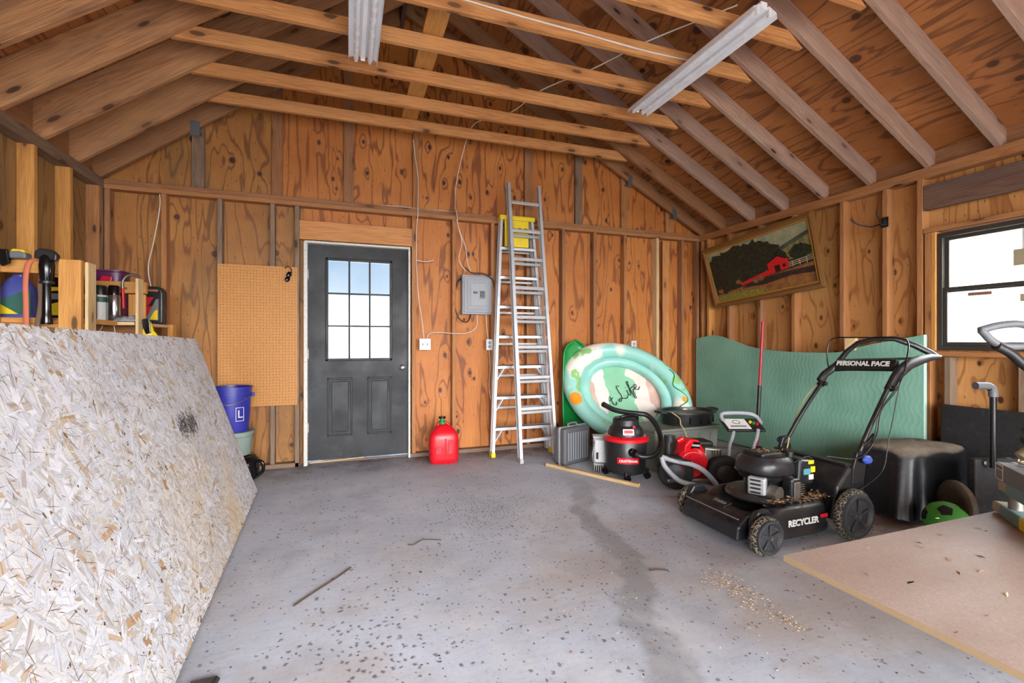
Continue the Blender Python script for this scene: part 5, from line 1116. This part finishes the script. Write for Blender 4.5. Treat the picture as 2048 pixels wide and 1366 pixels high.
# ------------------------------------------------------------------ lawn mower
t = thing('lawn_mower', 'black walk behind lawn mower with tall folding handle, front wheels toward the left', 'lawn mower', (2.45, 2.2, 0))
def mower_wheel(x, y, r_, w_, s_):
    b = WB(t); tyre(b, (x, y, r_), r_, w_, (0, 1, 0), 44); wv = b.build('wheel', 'tire', smooth=30)
    b = WB(t); f_ = y+s_*w_*.5; b.lathe([(0, .006), (r_*.16, .008), (r_*.2, .0), (r_*.62, -.004), (r_*.74, .012), (r_*.84, .010), (r_*.86, -.004)], (x, f_, r_), 44, axis=(0, s_, 0)); h_ = b.build('hub_cap', 'hub_grey', wv, smooth=30)
    for k in range(5):
        a = 2*math.pi*k/5+.3; p0 = Vector((x+r_*.18*math.cos(a), f_+s_*.004, r_+r_*.18*math.sin(a))); p1 = Vector((x+r_*.66*math.cos(a), f_+s_*.006, r_+r_*.66*math.sin(a)))
        b = WB(t); b.bar(p0, p1, .018, .008, (0, 1, 0)); b.build('spoke', 'hub_grey', h_, bevel=.003)
    b = WB(t); b.lathe([(.010, 0), (.010, .010), (0, .011)], (x, f_+s_*.005, r_), 8, axis=(0, s_, 0)); b.build('axle_nut', 'steel_dull', h_)
mower_wheel(2.145, 1.905, .108, .052, -1); mower_wheel(2.165, 2.500, .108, .052, 1); mower_wheel(2.80, 1.885, .150, .056, -1); mower_wheel(2.80, 2.505, .150, .056, 1)
# deck: lofted rounded shell, front (low X) is flatter
def deckshape(u, v):
    a = 2*math.pi*u; x, y = math.cos(a), math.sin(a); x = math.copysign(abs(x)**.62, x); y = math.copysign(abs(y)**.62, y)
    rx, ry = .355, .262; prof = [(1.03, .055), (1.03, .075), (1.0, .085), (1.0, .17), (.97, .205), (.88, .222), (.72, .226), (.62, .205), (.0, .205)]
    k = v*(len(prof)-1); i = min(int(k), len(prof)-2); f_ = k-i; s_ = prof[i][0]*(1-f_)+prof[i+1][0]*f_; z = prof[i][1]*(1-f_)+prof[i+1][1]*f_
    X = 2.43+x*rx*s_; 
    if x < -.3: z -= .045*max(0, z-.07)/.15*(-x-.3)/.7
    return Vector((X, 2.2+y*ry*s_, z))
b = WB(t); b.grid(deckshape, 72, 17, wrapu=True); b.build('deck', 'mower_black', smooth=45)
b = WB(t); b.prism([(2.025, .06), (2.10, .058), (2.16, .14), (2.16, .195), (2.10, .19), (2.035, .14)], 1.985, 2.43, 'xz'); b.build('front_bumper', 'mower_black', bevel=.014, seg=3)
for y in (1.955, 2.455): b = WB(t); b.prism([(2.09, .10), (2.26, .10), (2.27, .18), (2.20, .235), (2.13, .23), (2.085, .17)], y-.018, y+.018, 'xz'); b.build('wheel_arm', 'mower_black', bevel=.012)
b = WB(t); b.lathe([(.0, .0), (.19, .0), (.20, .012), (.19, .03), (.17, .036), (0, .036)], (2.44, 2.2, .212), 40, sx=1.1); b.build('engine_plate', 'mower_black', smooth=35)
b = WB(t); b.box((2.125, 2.21, .196), (.065, .12, .008), (0, -.22, 0)); lg = b.build('front_badge', 'black_plastic', bevel=.006)
tx = text_mesh('TORO', .034, 'label_grey', 'badge_lettering', lg, frame(Vector((2.120, 2.21, .2035))-Vector((2.45, 2.2, 0)), (0, -1, 0), (1, 0, .22)), .001, bold=.001)
tx = text_mesh('RECYCLER', .050, 'label_white', 'deck_lettering', t, frame(Vector((2.46, 1.931, .135))-Vector((2.45, 2.2, 0)), (1, 0, .0), (0, 0, 1)), .002, bold=.0016)
b = WB(t); b.box((2.63, 1.936, .150), (.055, .006, .020)); b.build('red_tag', 'label_red')
# engine
EC = Vector((2.47, 2.2, .24))
b = WB(t); b.lathe([(.10, 0), (.10, .07), (.128, .085), (.146, .12), (.146, .165), (.138, .195), (.118, .22), (.08, .232), (0, .234)], EC, 44, sx=1.10, sy=.98, power=2.7); b.build('engine_shroud', 'mower_black', smooth=32)
b = WB(t); b.lathe([(.150, .0), (.153, .006), (.150, .012)], EC+Vector((0, 0, .115)), 44, sx=1.10, sy=.98, power=2.7); b.build('shroud_seam', 'black_gloss', smooth=40)
b = WB(t)
for k in range(9): a = R(-160+22*k); b.box(EC+Vector((.118*math.cos(a), .105*math.sin(a), .214)), (.035, .008, .01), (0, .35, a))
b.build('shroud_vents', 'black_gloss')
b = WB(t); b.tube(smoothpath([EC+Vector((.10, -.12, .19)), EC+Vector((.15, -.16, .23)), EC+Vector((.22, -.15, .20)), EC+Vector((.30, -.10, .15))]), .004, 6); b.build('fuel_line', 'black_cable', smooth=60)
b = WB(t)
for k in range(12): b.box((2.235+.012*k, 1.985, .230), (.005, .045, .006))
b.build('deck_ribs', 'black_gloss')
b = WB(t); b.tube([(2.05, 2.0, .176), (2.045, 2.2, .178), (2.05, 2.42, .176)], .004, 6); b.build('front_edge_line', 'grey_plastic')
b = WB(t); b.box(EC+Vector((-.02, 0, .232)), (.17, .15, .022)); b.build('top_cover', 'mower_black', bevel=.014, seg=3)
b = WB(t); b.box(EC+Vector((.17, -.05, .13)), (.13, .20, .15), (0, .1, 0)); at_ = b.build('air_box', 'mower_black', bevel=.018, seg=3)
b = WB(t)
for nm, c_, s_, mt in (('teal_decal', (.165, -.153, .135), (.055, .004, .035), 'label_teal'), ('yellow_decal', (.215, -.153, .145), (.035, .004, .035), 'label_yellow'), ('yellow_decal', (.20, -.153, .19), (.045, .004, .022), 'label_yellow'), ('white_decal', (.20, -.153, .100), (.038, .004, .030), 'label_white')):
    b = WB(t); b.box(EC+Vector(c_), s_); b.build(nm, mt, at_)
b = WB(t); b.box(EC+Vector((-.155, -.085, .065)), (.05, .10, .105), (0, 0, .5)); mu = b.build('exhaust_guard', 'alu_dull', bevel=.012, seg=3)
for k in range(4): b = WB(t); b.box(EC+Vector((-.186, -.10, .03+.024*k)), (.008, .055, .009), (0, 0, .5)); b.build('guard_slot', 'black_matte', mu)
b = WB(t); b.cyl(EC+Vector((-.09, -.15, .03)), .045, .055, 24, (.2, -1, 0)); b.build('oil_filter_housing', 'steel_dull', smooth=40)
b = WB(t); b.box(EC+Vector((.02, -.165, .045)), (.075, .075, .15)); b.build('carburetor_cover', 'mower_black', bevel=.016, seg=3)
b = WB(t); b.box(EC+Vector((.02, -.205, .045)), (.05, .008, .11)); b.build('cover_plate', 'steel_dull', bevel=.006)
b = WB(t)
for k in range(6): b.box(EC+Vector((.09, -.12, .0+.013*k)), (.09, .09, .005))
b.build('cooling_fins', 'steel_dull')
b = WB(t); b.lathe([(.0, 0), (.018, .0), (.018, .004), (0, .005)], EC+Vector((-.10, -.105, .165)), 20, axis=(-.5, -.8, .35), sx=1.5); b.build('maker_badge', 'label_grey')
b = WB(t); b.cyl(EC+Vector((.10, -.09, .235)), .022, .03, 16); b.build('fuel_cap', 'black_plastic', smooth=40)
# rear housing and chute
b = WB(t); b.prism([(2.72, .10), (2.98, .12), (3.00, .30), (2.95, .40), (2.86, .41), (2.76, .30)], 1.945, 2.455, 'xz'); b.build('rear_housing', 'mower_black', bevel=.02, seg=3)
b = WB(t); b.bar((2.86, 1.95, .418), (2.86, 2.45, .418), .05, .014); b.build('rear_door_bar', 'black_plastic', bevel=.004)
for y, pz in ((1.948, .45), (2.452, .455)):
    b = WB(t); b.prism([(2.87, .30), (2.97, .30), (2.99, .42), (2.955, .50), (2.91, .49), (2.875, .40)], y-.013, y+.013, 'xz'); b.build('handle_bracket', 'mower_black', bevel=.006)
    s_ = -1 if y < 2.2 else 1
    b = WB(t); b.lathe([(.012, 0), (.012, .012), (.034, .018), (.036, .030), (.026, .042), (0, .044)], (2.955, y+s_*.012, pz), 6, axis=(.1, s_, .1), sx=1.35, sy=.8); b.build('blue_knob', 'blue_knob', bevel=.005)
HR = [(2.93, 1.955, .44), (3.02, 1.958, .58), (3.13, 1.96, .735), (3.27, 1.96, .925)]; HL = [(2.93, 2.445, .44), (3.02, 2.44, .565), (3.13, 2.43, .71), (3.30, 2.42, .90)]
for h_, nm in ((HR, 'handle_tube'), (HL, 'handle_tube')): b = WB(t); b.tube(smoothpath(h_), .0135, 12); b.build(nm, 'black_plastic', smooth=60)
for p in ((3.235, 1.955, .875), (3.262, 2.423, .862)): b = WB(t); b.cyl(p, .024, .030, 16, (.5, 0, .7)); b.cyl(Vector(p)+Vector((0, -.03, 0)), .016, .02, 14, (0, 1, 0)); b.build('cable_clamp', 'black_plastic', smooth=40)
# upper console: moulded bar and grip loop
def lens(pts, ws, ds, upv=(0, 0, 1)):
    """moulded arm: rounded-rectangle section swept along pts (half sizes ws across up, ds along up)"""
    b = WB(t); pts = [Vector(p) for p in pts]; n = len(pts); vs = []; K = 12
    for i, p in enumerate(pts):
        tan = (pts[min(i+1, n-1)]-pts[max(i-1, 0)]).normalized(); y = Vector(upv).cross(tan).normalized(); z = tan.cross(y)
        for k in range(K):
            a = 2*math.pi*k/K; ca, sa = math.cos(a), math.sin(a); ca = math.copysign(abs(ca)**.6, ca); sa = math.copysign(abs(sa)**.6, sa)
            vs.append(p+y*ca*ws[i]+z*sa*ds[i])
    fs = [(i*K+k, i*K+(k+1) % K, (i+1)*K+(k+1) % K, (i+1)*K+k) for i in range(n-1) for k in range(K)]+[list(range(K))[::-1], [(n-1)*K+k for k in range(K)]]
    b.add(vs, fs); return b
b = lens([(3.375, 2.40, .972), (3.37, 2.30, .992), (3.36, 2.18, 1.002), (3.355, 2.06, 1.008), (3.355, 1.985, 1.010)], [.014, .018, .020, .020, .018], [.026, .036, .040, .040, .040], (.35, 0, 1)); cb = b.build('console_bar', 'black_plastic', smooth=50)
nx = Vector((-.93, 0, .36))
tx = text_mesh('PERSONAL PACE', .046, 'label_white', 'console_lettering', t, frame(Vector((3.337, 2.19, 1.014))-Vector((2.45, 2.2, 0)), (0, -1, .03), (.35, 0, 1)), .0018, bold=.0016)
b = WB(t); b.box((3.343, 2.17, .981), (.003, .13, .006)); b.build('red_script', 'label_red')
b = lens([(3.255, 2.428, .880), (3.30, 2.425, .925), (3.35, 2.42, .955), (3.39, 2.395, 1.0), (3.42, 2.35, 1.09), (3.45, 2.29, 1.155), (3.48, 2.2, 1.185), (3.53, 2.10, 1.185), (3.60, 2.02, 1.14), (3.66, 1.965, 1.09), (3.71, 1.945, 1.06)], [.016, .018, .020, .016, .014, .014, .015, .016, .017, .017, .012], [.022, .026, .026, .020, .016, .015, .015, .016, .018, .020, .014], (.3, .2, 1)); b.build('grip_loop', 'black_plastic', smooth=50)
b = lens([(3.245, 1.958, .880), (3.29, 1.957, .930), (3.34, 1.955, .975), (3.42, 1.952, 1.02), (3.52, 1.948, 1.045), (3.62, 1.945, 1.062), (3.72, 1.943, 1.062)], [.018, .020, .022, .020, .018, .016, .012], [.026, .032, .036, .034, .030, .024, .014], (-.3, 0, 1)); b.build('grip_arm', 'black_plastic', smooth=50)
b = WB(t); b.bar((3.36, 2.38, 1.03), (3.60, 1.98, 1.055), .012, .016); b.build('cross_brace', 'black_plastic', bevel=.003)
b = WB(t); b.tube(smoothpath([(3.36, 2.435, .955), (3.34, 2.435, 1.05), (3.35, 2.43, 1.15), (3.37, 2.40, 1.192), (3.40, 2.30, 1.195), (3.42, 2.12, 1.192), (3.42, 1.99, 1.185), (3.41, 1.950, 1.15), (3.37, 1.935, 1.06), (3.34, 1.93, .96)]), .0045, 8); b.build('bail_wire', 'black_gloss', smooth=60)
b = WB(t); b.tube(smoothpath([(3.26, 2.45, .86), (3.16, 2.47, .75), (3.02, 2.46, .55), (2.90, 2.40, .42)]), .004, 6); b.build('starter_rope', 'cable_yellow', smooth=60)
for dy in (0, .012): b = WB(t); b.tube(smoothpath([(3.33, 1.935-dy, .98), (3.24, 1.93-dy, .86), (3.10+dy, 1.925, .74), (3.05, 1.925-dy, .60), (2.98, 1.92, .50), (2.88, 1.93, .46), (2.74, 2.0, .47)]), .0035, 6); b.build('control_cable', 'black_cable', smooth=60)
b = WB(t); b.tube(smoothpath([(3.30, 1.93, .93), (3.17, 1.92, .55), (3.12, 1.92, .38), (3.0, 1.925, .30), (2.92, 1.93, .27)]), .003, 6); b.build('control_cable', 'black_cable', smooth=60)
b = WB(t); b.prism([(3.00, .555), (3.06, .60), (3.07, .585), (3.02, .54), (2.95, .53), (2.95, .545)], 1.93, 1.945, 'xz'); b.build('lever', 'black_plastic', bevel=.003)
# dry grass and leaves caught on the deck
def litter(name, label, n, cx, cy, z, sx, sy, mats, size=(.012, .03), seed=1, dz=.01, cat='leaf litter', zf=None):
    rr = random.Random(seed); b = MB()
    for i in range(n):
        x, y = cx+max(-2.2, min(2.2, rr.gauss(0, 1)))*sx, min(cy+rr.gauss(0, 1)*sy, 4.68); L = rr.uniform(*size); w_ = L*rr.uniform(.12, .45); a = rr.uniform(0, 6.28); ti = rr.uniform(-.5, .5)
        zz = (zf(x, y) if zf else z)+rr.uniform(.0012, dz); d = Vector((math.cos(a), math.sin(a), ti*.5)); e_ = Vector((-math.sin(a), math.cos(a), rr.uniform(-.4, .4)))
        b.add([Vector((x, y, zz))+d*L/2, Vector((x, y, zz+.002))+e_*w_/2, Vector((x, y, zz))-d*L/2, Vector((x, y, zz-.0005))-e_*w_/2], [(0, 1, 2, 3)], rr.randrange(len(mats)))
    zmin = min(v.z for v in b.v); o = b.build(name, mats); tag(o, label, cat, kind='stuff'); return o
for i, (cx, cy, sx, sy, n) in enumerate(((2.36, 2.03, .04, .025, 150), (2.55, 2.00, .06, .022, 240), (2.50, 2.19, .05, .05, 0), (2.70, 2.02, .03, .03, 90))):
    if n: litter('dry_clippings', ('dry brown clippings on the front of the mower deck', 'dry brown clippings piled below the mower engine', '', 'dry brown clippings in front of the mower rear wheel')[i], n, cx, cy, .226, sx, sy, ['leaf', 'straw', 'leaf_dark'], (.012, .035), i+3, .03)
litter('dry_clippings', 'few dry straw bits on top of the mower engine', 60, 2.50, 2.2, .480, .05, .04, ['leaf', 'straw'], (.008, .022), 12, .006)

# ------------------------------------------------------------------ covered equipment, hand truck, ball
t = thing('covered_machine', 'bulky machine under a dusty black cover behind the lawn mower', 'covered machine', (3.78, 2.13, 0))
rr = random.Random(4)
def cover(u, v):
    a = 2*math.pi*u; x, y = math.cos(a), math.sin(a); x = math.copysign(abs(x)**.55, x); y = math.copysign(abs(y)**.55, y)
    fold = .05*math.sin(a*7+1)*(1-v)+.03*math.sin(a*15)*(1-v)
    if v < .8: s_ = 1.08-.12*v/.8+fold; z = .40*(v/.8)**.9
    else: k = (v-.8)/.2; s_ = .96*math.cos(k*math.pi/2); z = .40+.05*math.sin(k*math.pi/2)+.010*math.sin(6*x*s_+4*y*s_)*s_
    return Vector((x*.335*s_-(.10*(1-v)*max(0, -x)), y*.20*s_-(.06*(1-v)*max(0, -y)*max(0, -x)), z+.012+.015*max(0, -x)))
MB().grid(cover, 90, 26, wrapu=True).build('cover', 'dusty_black', t, smooth=60)
t = thing('hand_truck', 'black hand truck with a tall bent handle beside the covered machine', 'hand truck', (4.02, 1.93, 0))
b = WB(t); b.tube(smoothpath([(3.60, 1.62, .42), (3.60, 1.62, .70), (3.60, 1.62, .865)])+[Vector((3.595, 1.622, .885)), Vector((3.575, 1.627, .893))], .0165, 14); b.build('handle_tube', 'black_gloss', smooth=60)
b = WB(t); b.tube(smoothpath([(3.60, 1.62, .84), (3.597, 1.621, .88), (3.575, 1.63, .902), (3.53, 1.645, .905), (3.50, 1.655, .905)]), .022, 14); b.build('grip', 'case_grey', smooth=60)
b = WB(t); b.box((3.72, 1.66, .27), (.34, .05, .38), (0, 0, -.25)); b.build('back_plate', 'black_matte', bevel=.01)
for p in ((3.595, 1.655, .44), (3.64, 1.64, .44)): b = WB(t); b.lathe([(.010, 0), (.010, .006), (.005, .006), (.005, 0)], p, 16, axis=(0, -1, 0)); b.build('grommet', 'alu', bevel=0)
for c_ in ((3.56, 1.775, .152), (3.85, 1.72, .152)): b = WB(t); tyre(b, c_, .150, .06, (.85, -.5, 0)); b.build('wheel', 'tire_brown' if c_[0] < 3.7 else 'black_matte', smooth=40)
b = WB(t); b.box((3.75, 1.60, .03), (.36, .22, .012), (0, 0, -.25)); b.build('toe_plate', 'black_matte', bevel=.003)
t = thing('folded_panel', 'black panel leaning on the plywood below the window', 'panel', (4.13, 1.75, 0))
MB().box((0, 0, .355), (.035, .80, .70), (0, .03, 0)).build('panel', 'black_matte', t, bevel=.008)
t = thing('soccer_ball', 'green soccer ball with black patches on the floor behind the particle board', 'ball', (3.33, 1.71, .109))
MB().lathe([(.11*math.sin(math.pi*k/24), -.11*math.cos(math.pi*k/24)) for k in range(25)], n=48).build('shell', 'green_ball', t, smooth=80)
ico = [Vector(v).normalized() for v in [(0, a, b_*1.618) for a in (-1, 1) for b_ in (-1, 1)]+[(a, b_*1.618, 0) for a in (-1, 1) for b_ in (-1, 1)]+[(b_*1.618, 0, a) for a in (-1, 1) for b_ in (-1, 1)]]
q_ = ico[0].rotation_difference(Vector((-.60, -.28, .75)))
for d in ico:
    d = q_ @ d; u_ = d.orthogonal().normalized(); w_ = d.cross(u_); b = MB()
    def pv(i, j):
        k = j*5/20; k0 = int(k) % 5; f_ = k-int(k); e0 = [u_*math.cos(2*math.pi*q/5)+w_*math.sin(2*math.pi*q/5) for q in (k0, k0+1)]; return (d+(e0[0]*(1-f_)+e0[1]*f_)*(.36*i/4)).normalized()*.1106
    b.add([pv(i, j) for i in range(5) for j in range(20)], [(i*20+j, i*20+(j+1) % 20, (i+1)*20+(j+1) % 20, (i+1)*20+j) for i in range(4) for j in range(20)]); b.build('patch', 'black_matte', t)

# ------------------------------------------------------------------ saw on the particle board
t = thing('miter_saw', 'grey and teal bench saw with black loop handle at the right edge', 'saw', (2.44, 1.02, .506))
dv_ = Vector((-.72, -.69, 0)); sv = Vector((.69, -.72, 0))
def bm_(p, s0, s1, z0, z1, w_): return [Vector(p)+dv_*s0, Vector(p)+dv_*s1, z0, z1, w_]
P0 = Vector((2.425, 1.085, 0))
for z0, z1, o_ in ((.508, .552, .05), (.600, .648, .095)):
    b = WB(t); a_, c_ = P0+dv_*(.065+o_), P0+dv_*(.60); a_.z = c_.z = (z0+z1)/2; b.bar(a_, c_, .06, z1-z0); b.build('base_rail', 'teal_saw', bevel=.004)
    b = WB(t); a_, c_ = P0+dv_*(.0+o_), P0+dv_*(.07+o_); a_.z = c_.z = (z0+z1)/2; b.bar(a_, c_, .056, z1-z0-.006); b.build('end_cap', 'tan_cap', bevel=.008)
b = WB(t); a_ = P0+dv_*.16; b.cyl((a_.x, a_.y, .576), .022, .048, 20); b.build('post', 'steel_dull', smooth=40)
b = WB(t); a_ = P0+dv_*.36; b.cyl((a_.x, a_.y, .576), .022, .048, 20); b.build('post', 'steel_dull', smooth=40)
b = WB(t); a_, c_ = P0+dv_*.16, P0+dv_*.66; a_.z = c_.z = .69; b.bar(a_, c_, .12, .062); bx_ = b.build('bed', 'grey_plastic', bevel=.004)
b = WB(t); e1 = P0+dv_*.012+sv*-.0; nfront = Vector((.69, -.72, 0)) if False else Vector((-.69, .72, 0))
for nrm_ in (sv*-1, sv):
    ctr = P0+dv_*.05+nrm_*.0605; 
    for s0, s1, z0, z1 in ((0, .055, .717, .7195), (0, .055, .664, .6665), (0, .0025, .664, .7195), (.0525, .055, .664, .7195), (0, .055, .70, .7025)):
        a_ = P0+dv_*(.172+s0)+nrm_*.061; c_ = P0+dv_*(.172+s1)+nrm_*.061; a_.z = c_.z = (z0+z1)/2; b.bar(a_, c_, .0015, z1-z0)
b.build('stencil_outline', 'label_white', bx_)
b = WB(t); b.box((P0+dv_*.47).to_tuple()[:2]+(.530,), (.002, .07, .04), (0, 0, .76)); k_ = P0+dv_*.30; a_, c_ = P0+dv_*.22+sv*-.031, P0+dv_*.30+sv*-.031; 
b = WB(t); 
for nrm_ in (sv*-1, sv): a_, c_ = P0+dv_*.26+nrm_*.031, P0+dv_*.33+nrm_*.031; a_.z = c_.z = .53; b.bar(a_, c_, .002, .042)
b.build('warning_label', 'label_yellow')
b = WB(t); b.tube(smoothpath([(2.40, .99, .72), (2.46, .94, .80), (2.52, .90, .95), (2.50, .92, 1.08), (2.44, .97, 1.15)]), .035, 14); b.build('saw_arm', 'tan_cap', smooth=50)
b = WB(t); b.cyl((2.42, .93, .80), .055, .15, 28, (.7, .7, .1)); b.build('motor', 'black_plastic', smooth=40, bevel=.006)
# D handle, flat in a plane facing the doorway
hx, hy = Vector((.93, -.36, 0)).normalized(), Vector((0, 0, 1)); hc = Vector((2.275, 1.055, 1.165))
def hpnt(a, b_): return hc+hx*a+hy*b_
loop = [hpnt(-.005, .045), hpnt(.06, .062), hpnt(.13, .068), hpnt(.175, .055), hpnt(.185, .02), hpnt(.165, -.012), hpnt(.11, -.018), hpnt(.065, -.012), hpnt(.03, .008), hpnt(.008, .032)]
lp = smoothpath(loop+[loop[0]], 6); b = WB(t); b.tube(lp[:-1], .0135, 12, closed=True); b.build('loop_handle', 'case_grey', smooth=60)
b = WB(t); b.tube(smoothpath([hpnt(.05, -.012), hpnt(.10, -.04), hpnt(.14, -.075), hpnt(.17, -.10)]), .024, 12, flat=.7); b.build('handle_neck', 'black_plastic', smooth=60)
b = WB(t); b.tube([hpnt(.178, .045), hpnt(.190, .0)], .011, 10); b.build('trigger', 'red_dark', smooth=60)
litter('sawdust', 'grey rag and shavings lying on the saw bed', 60, 2.28, .93, .722, .03, .03, ['straw', 'label_white', 'leaf_dark'], (.01, .03), 5, .02, 'shavings')

# ------------------------------------------------------------------ small things
ob = MB().box((4.135, 2.80, 1.145), (.05, .085, .11), (0, 0, .2)).build('wood_block', 'lum_pale', bevel=.004); ob.location = (0, 0, 0); tag(ob, 'pale offcut of wood sticking up behind the green foam board', 'wood block')
t = thing('rubber_wedge', 'black rubber wedge corner on the floor at the bottom left edge', 'wedge', (-.47, 1.72, 0))
WB(t).add([(-.50, 1.86, .0), (-.41, 1.85, .0), (-.43, 1.66, 0), (-.50, 1.66, 0), (-.50, 1.85, .012), (-.42, 1.845, .016), (-.435, 1.66, .045), (-.49, 1.66, .045)], [(3, 2, 1, 0), (4, 5, 6, 7), (0, 1, 5, 4), (1, 2, 6, 5), (2, 3, 7, 6), (3, 0, 4, 7)]).build('wedge', 'black_gloss', bevel=.004)
litter('sawdust_pile', 'pile of pale sawdust chips on the concrete before the mower', 420, 1.72, 1.68, .001, .045, .10, ['straw', 'lum_pale', 'straw'], (.004, .012), 21, .007, 'sawdust')
litter('sawdust_pile', 'small patch of sawdust near the particle board corner', 110, 1.73, 1.42, .001, .02, .05, ['straw', 'lum_pale'], (.004, .010), 22, .004, 'sawdust')
litter('wood_chips', 'scattered pale chips and seeds across the concrete floor', 520, 1.15, 1.75, .001, .45, .45, ['straw', 'leaf', 'leaf_dark'], (.004, .014), 23, .003, 'wood chips')
litter('leaf_bits', 'dark leaf crumbs scattered over the far concrete floor', 420, .9, 3.2, .001, .8, .7, ['leaf_dark', 'twig', 'leaf'], (.005, .018), 24, .003, 'leaf litter')
litter('leaf_bits', 'brown dirt and leaf bits along the foot of the gable wall', 420, 1.2, 4.50, .001, 1.0, .12, ['leaf_dark', 'leaf', 'twig'], (.006, .02), 25, .004, 'leaf litter')
litter('leaf_bits', 'leaf bits on the dirty floor around the covered machine', 200, 3.2, 1.95, .001, .3, .12, ['leaf_dark', 'leaf', 'twig'], (.006, .02), 26, .004, 'leaf litter')
litter('shavings', 'thin wood shavings lying on the particle board sheet', 26, 1.85, .85, .5065, .25, .12, ['leaf', 'straw', 'leaf_dark'], (.008, .03), 27, .002, 'shavings')
for lb, pts, r_, mt in (('thin dark twig on the concrete near the strand board', [(-.22, 2.24, .004), (-.14, 2.33, .006), (-.05, 2.43, .005), (.02, 2.52, .004)], .004, 'twig'),
    ('curved thin twig on the concrete in line with the door', [(.33, 2.70, .004), (.36, 2.68, .005), (.42, 2.72, .008), (.52, 2.69, .005)], .0025, 'twig'),
    ('straw coloured twig on the floor below the particle board edge', [(1.42, 1.05, .004), (1.38, 1.0, .006), (1.35, .93, .006), (1.33, .86, .004)], .003, 'leaf'),
    ('small dark twig beside the sawdust pile', [(1.45, 1.98, .003), (1.50, 1.97, .004), (1.54, 1.95, .003)], .003, 'twig')):
    o_ = MB().tube(smoothpath(pts), r_, 6).build('twig', mt, smooth=60); tag(o_, lb, 'twig')
# stickers on the window panes
MB().box((XW+.022, 1.70, 1.86), (.002, .14, .15)).build('paper_sticker', 'label_white', us); MB().box((XW+.0205, 1.70, 1.89), (.001, .09, .05)).build('sticker_print', 'label_grey', us)
MB().box((XW+.0215, 1.775, 1.735), (.002, .075, .11)).build('tan_sticker', 'tan_cap', us)
b_ = MB().box((XW-.001, 1.98, 1.508), (.002, .13, .022)).build('red_sticker', 'leaf', ls); MB().box((XW-.001, 1.66, 1.46), (.002, .22, .05)).build('grey_sticker', 'tan_cap', ls)
tx = text_mesh('Jiffy', .03, 'label_dark', 'sticker_lettering', us, frame((XW+.0195, 1.715, 1.80), (0, -1, 0), (0, 0, 1)), .0005)
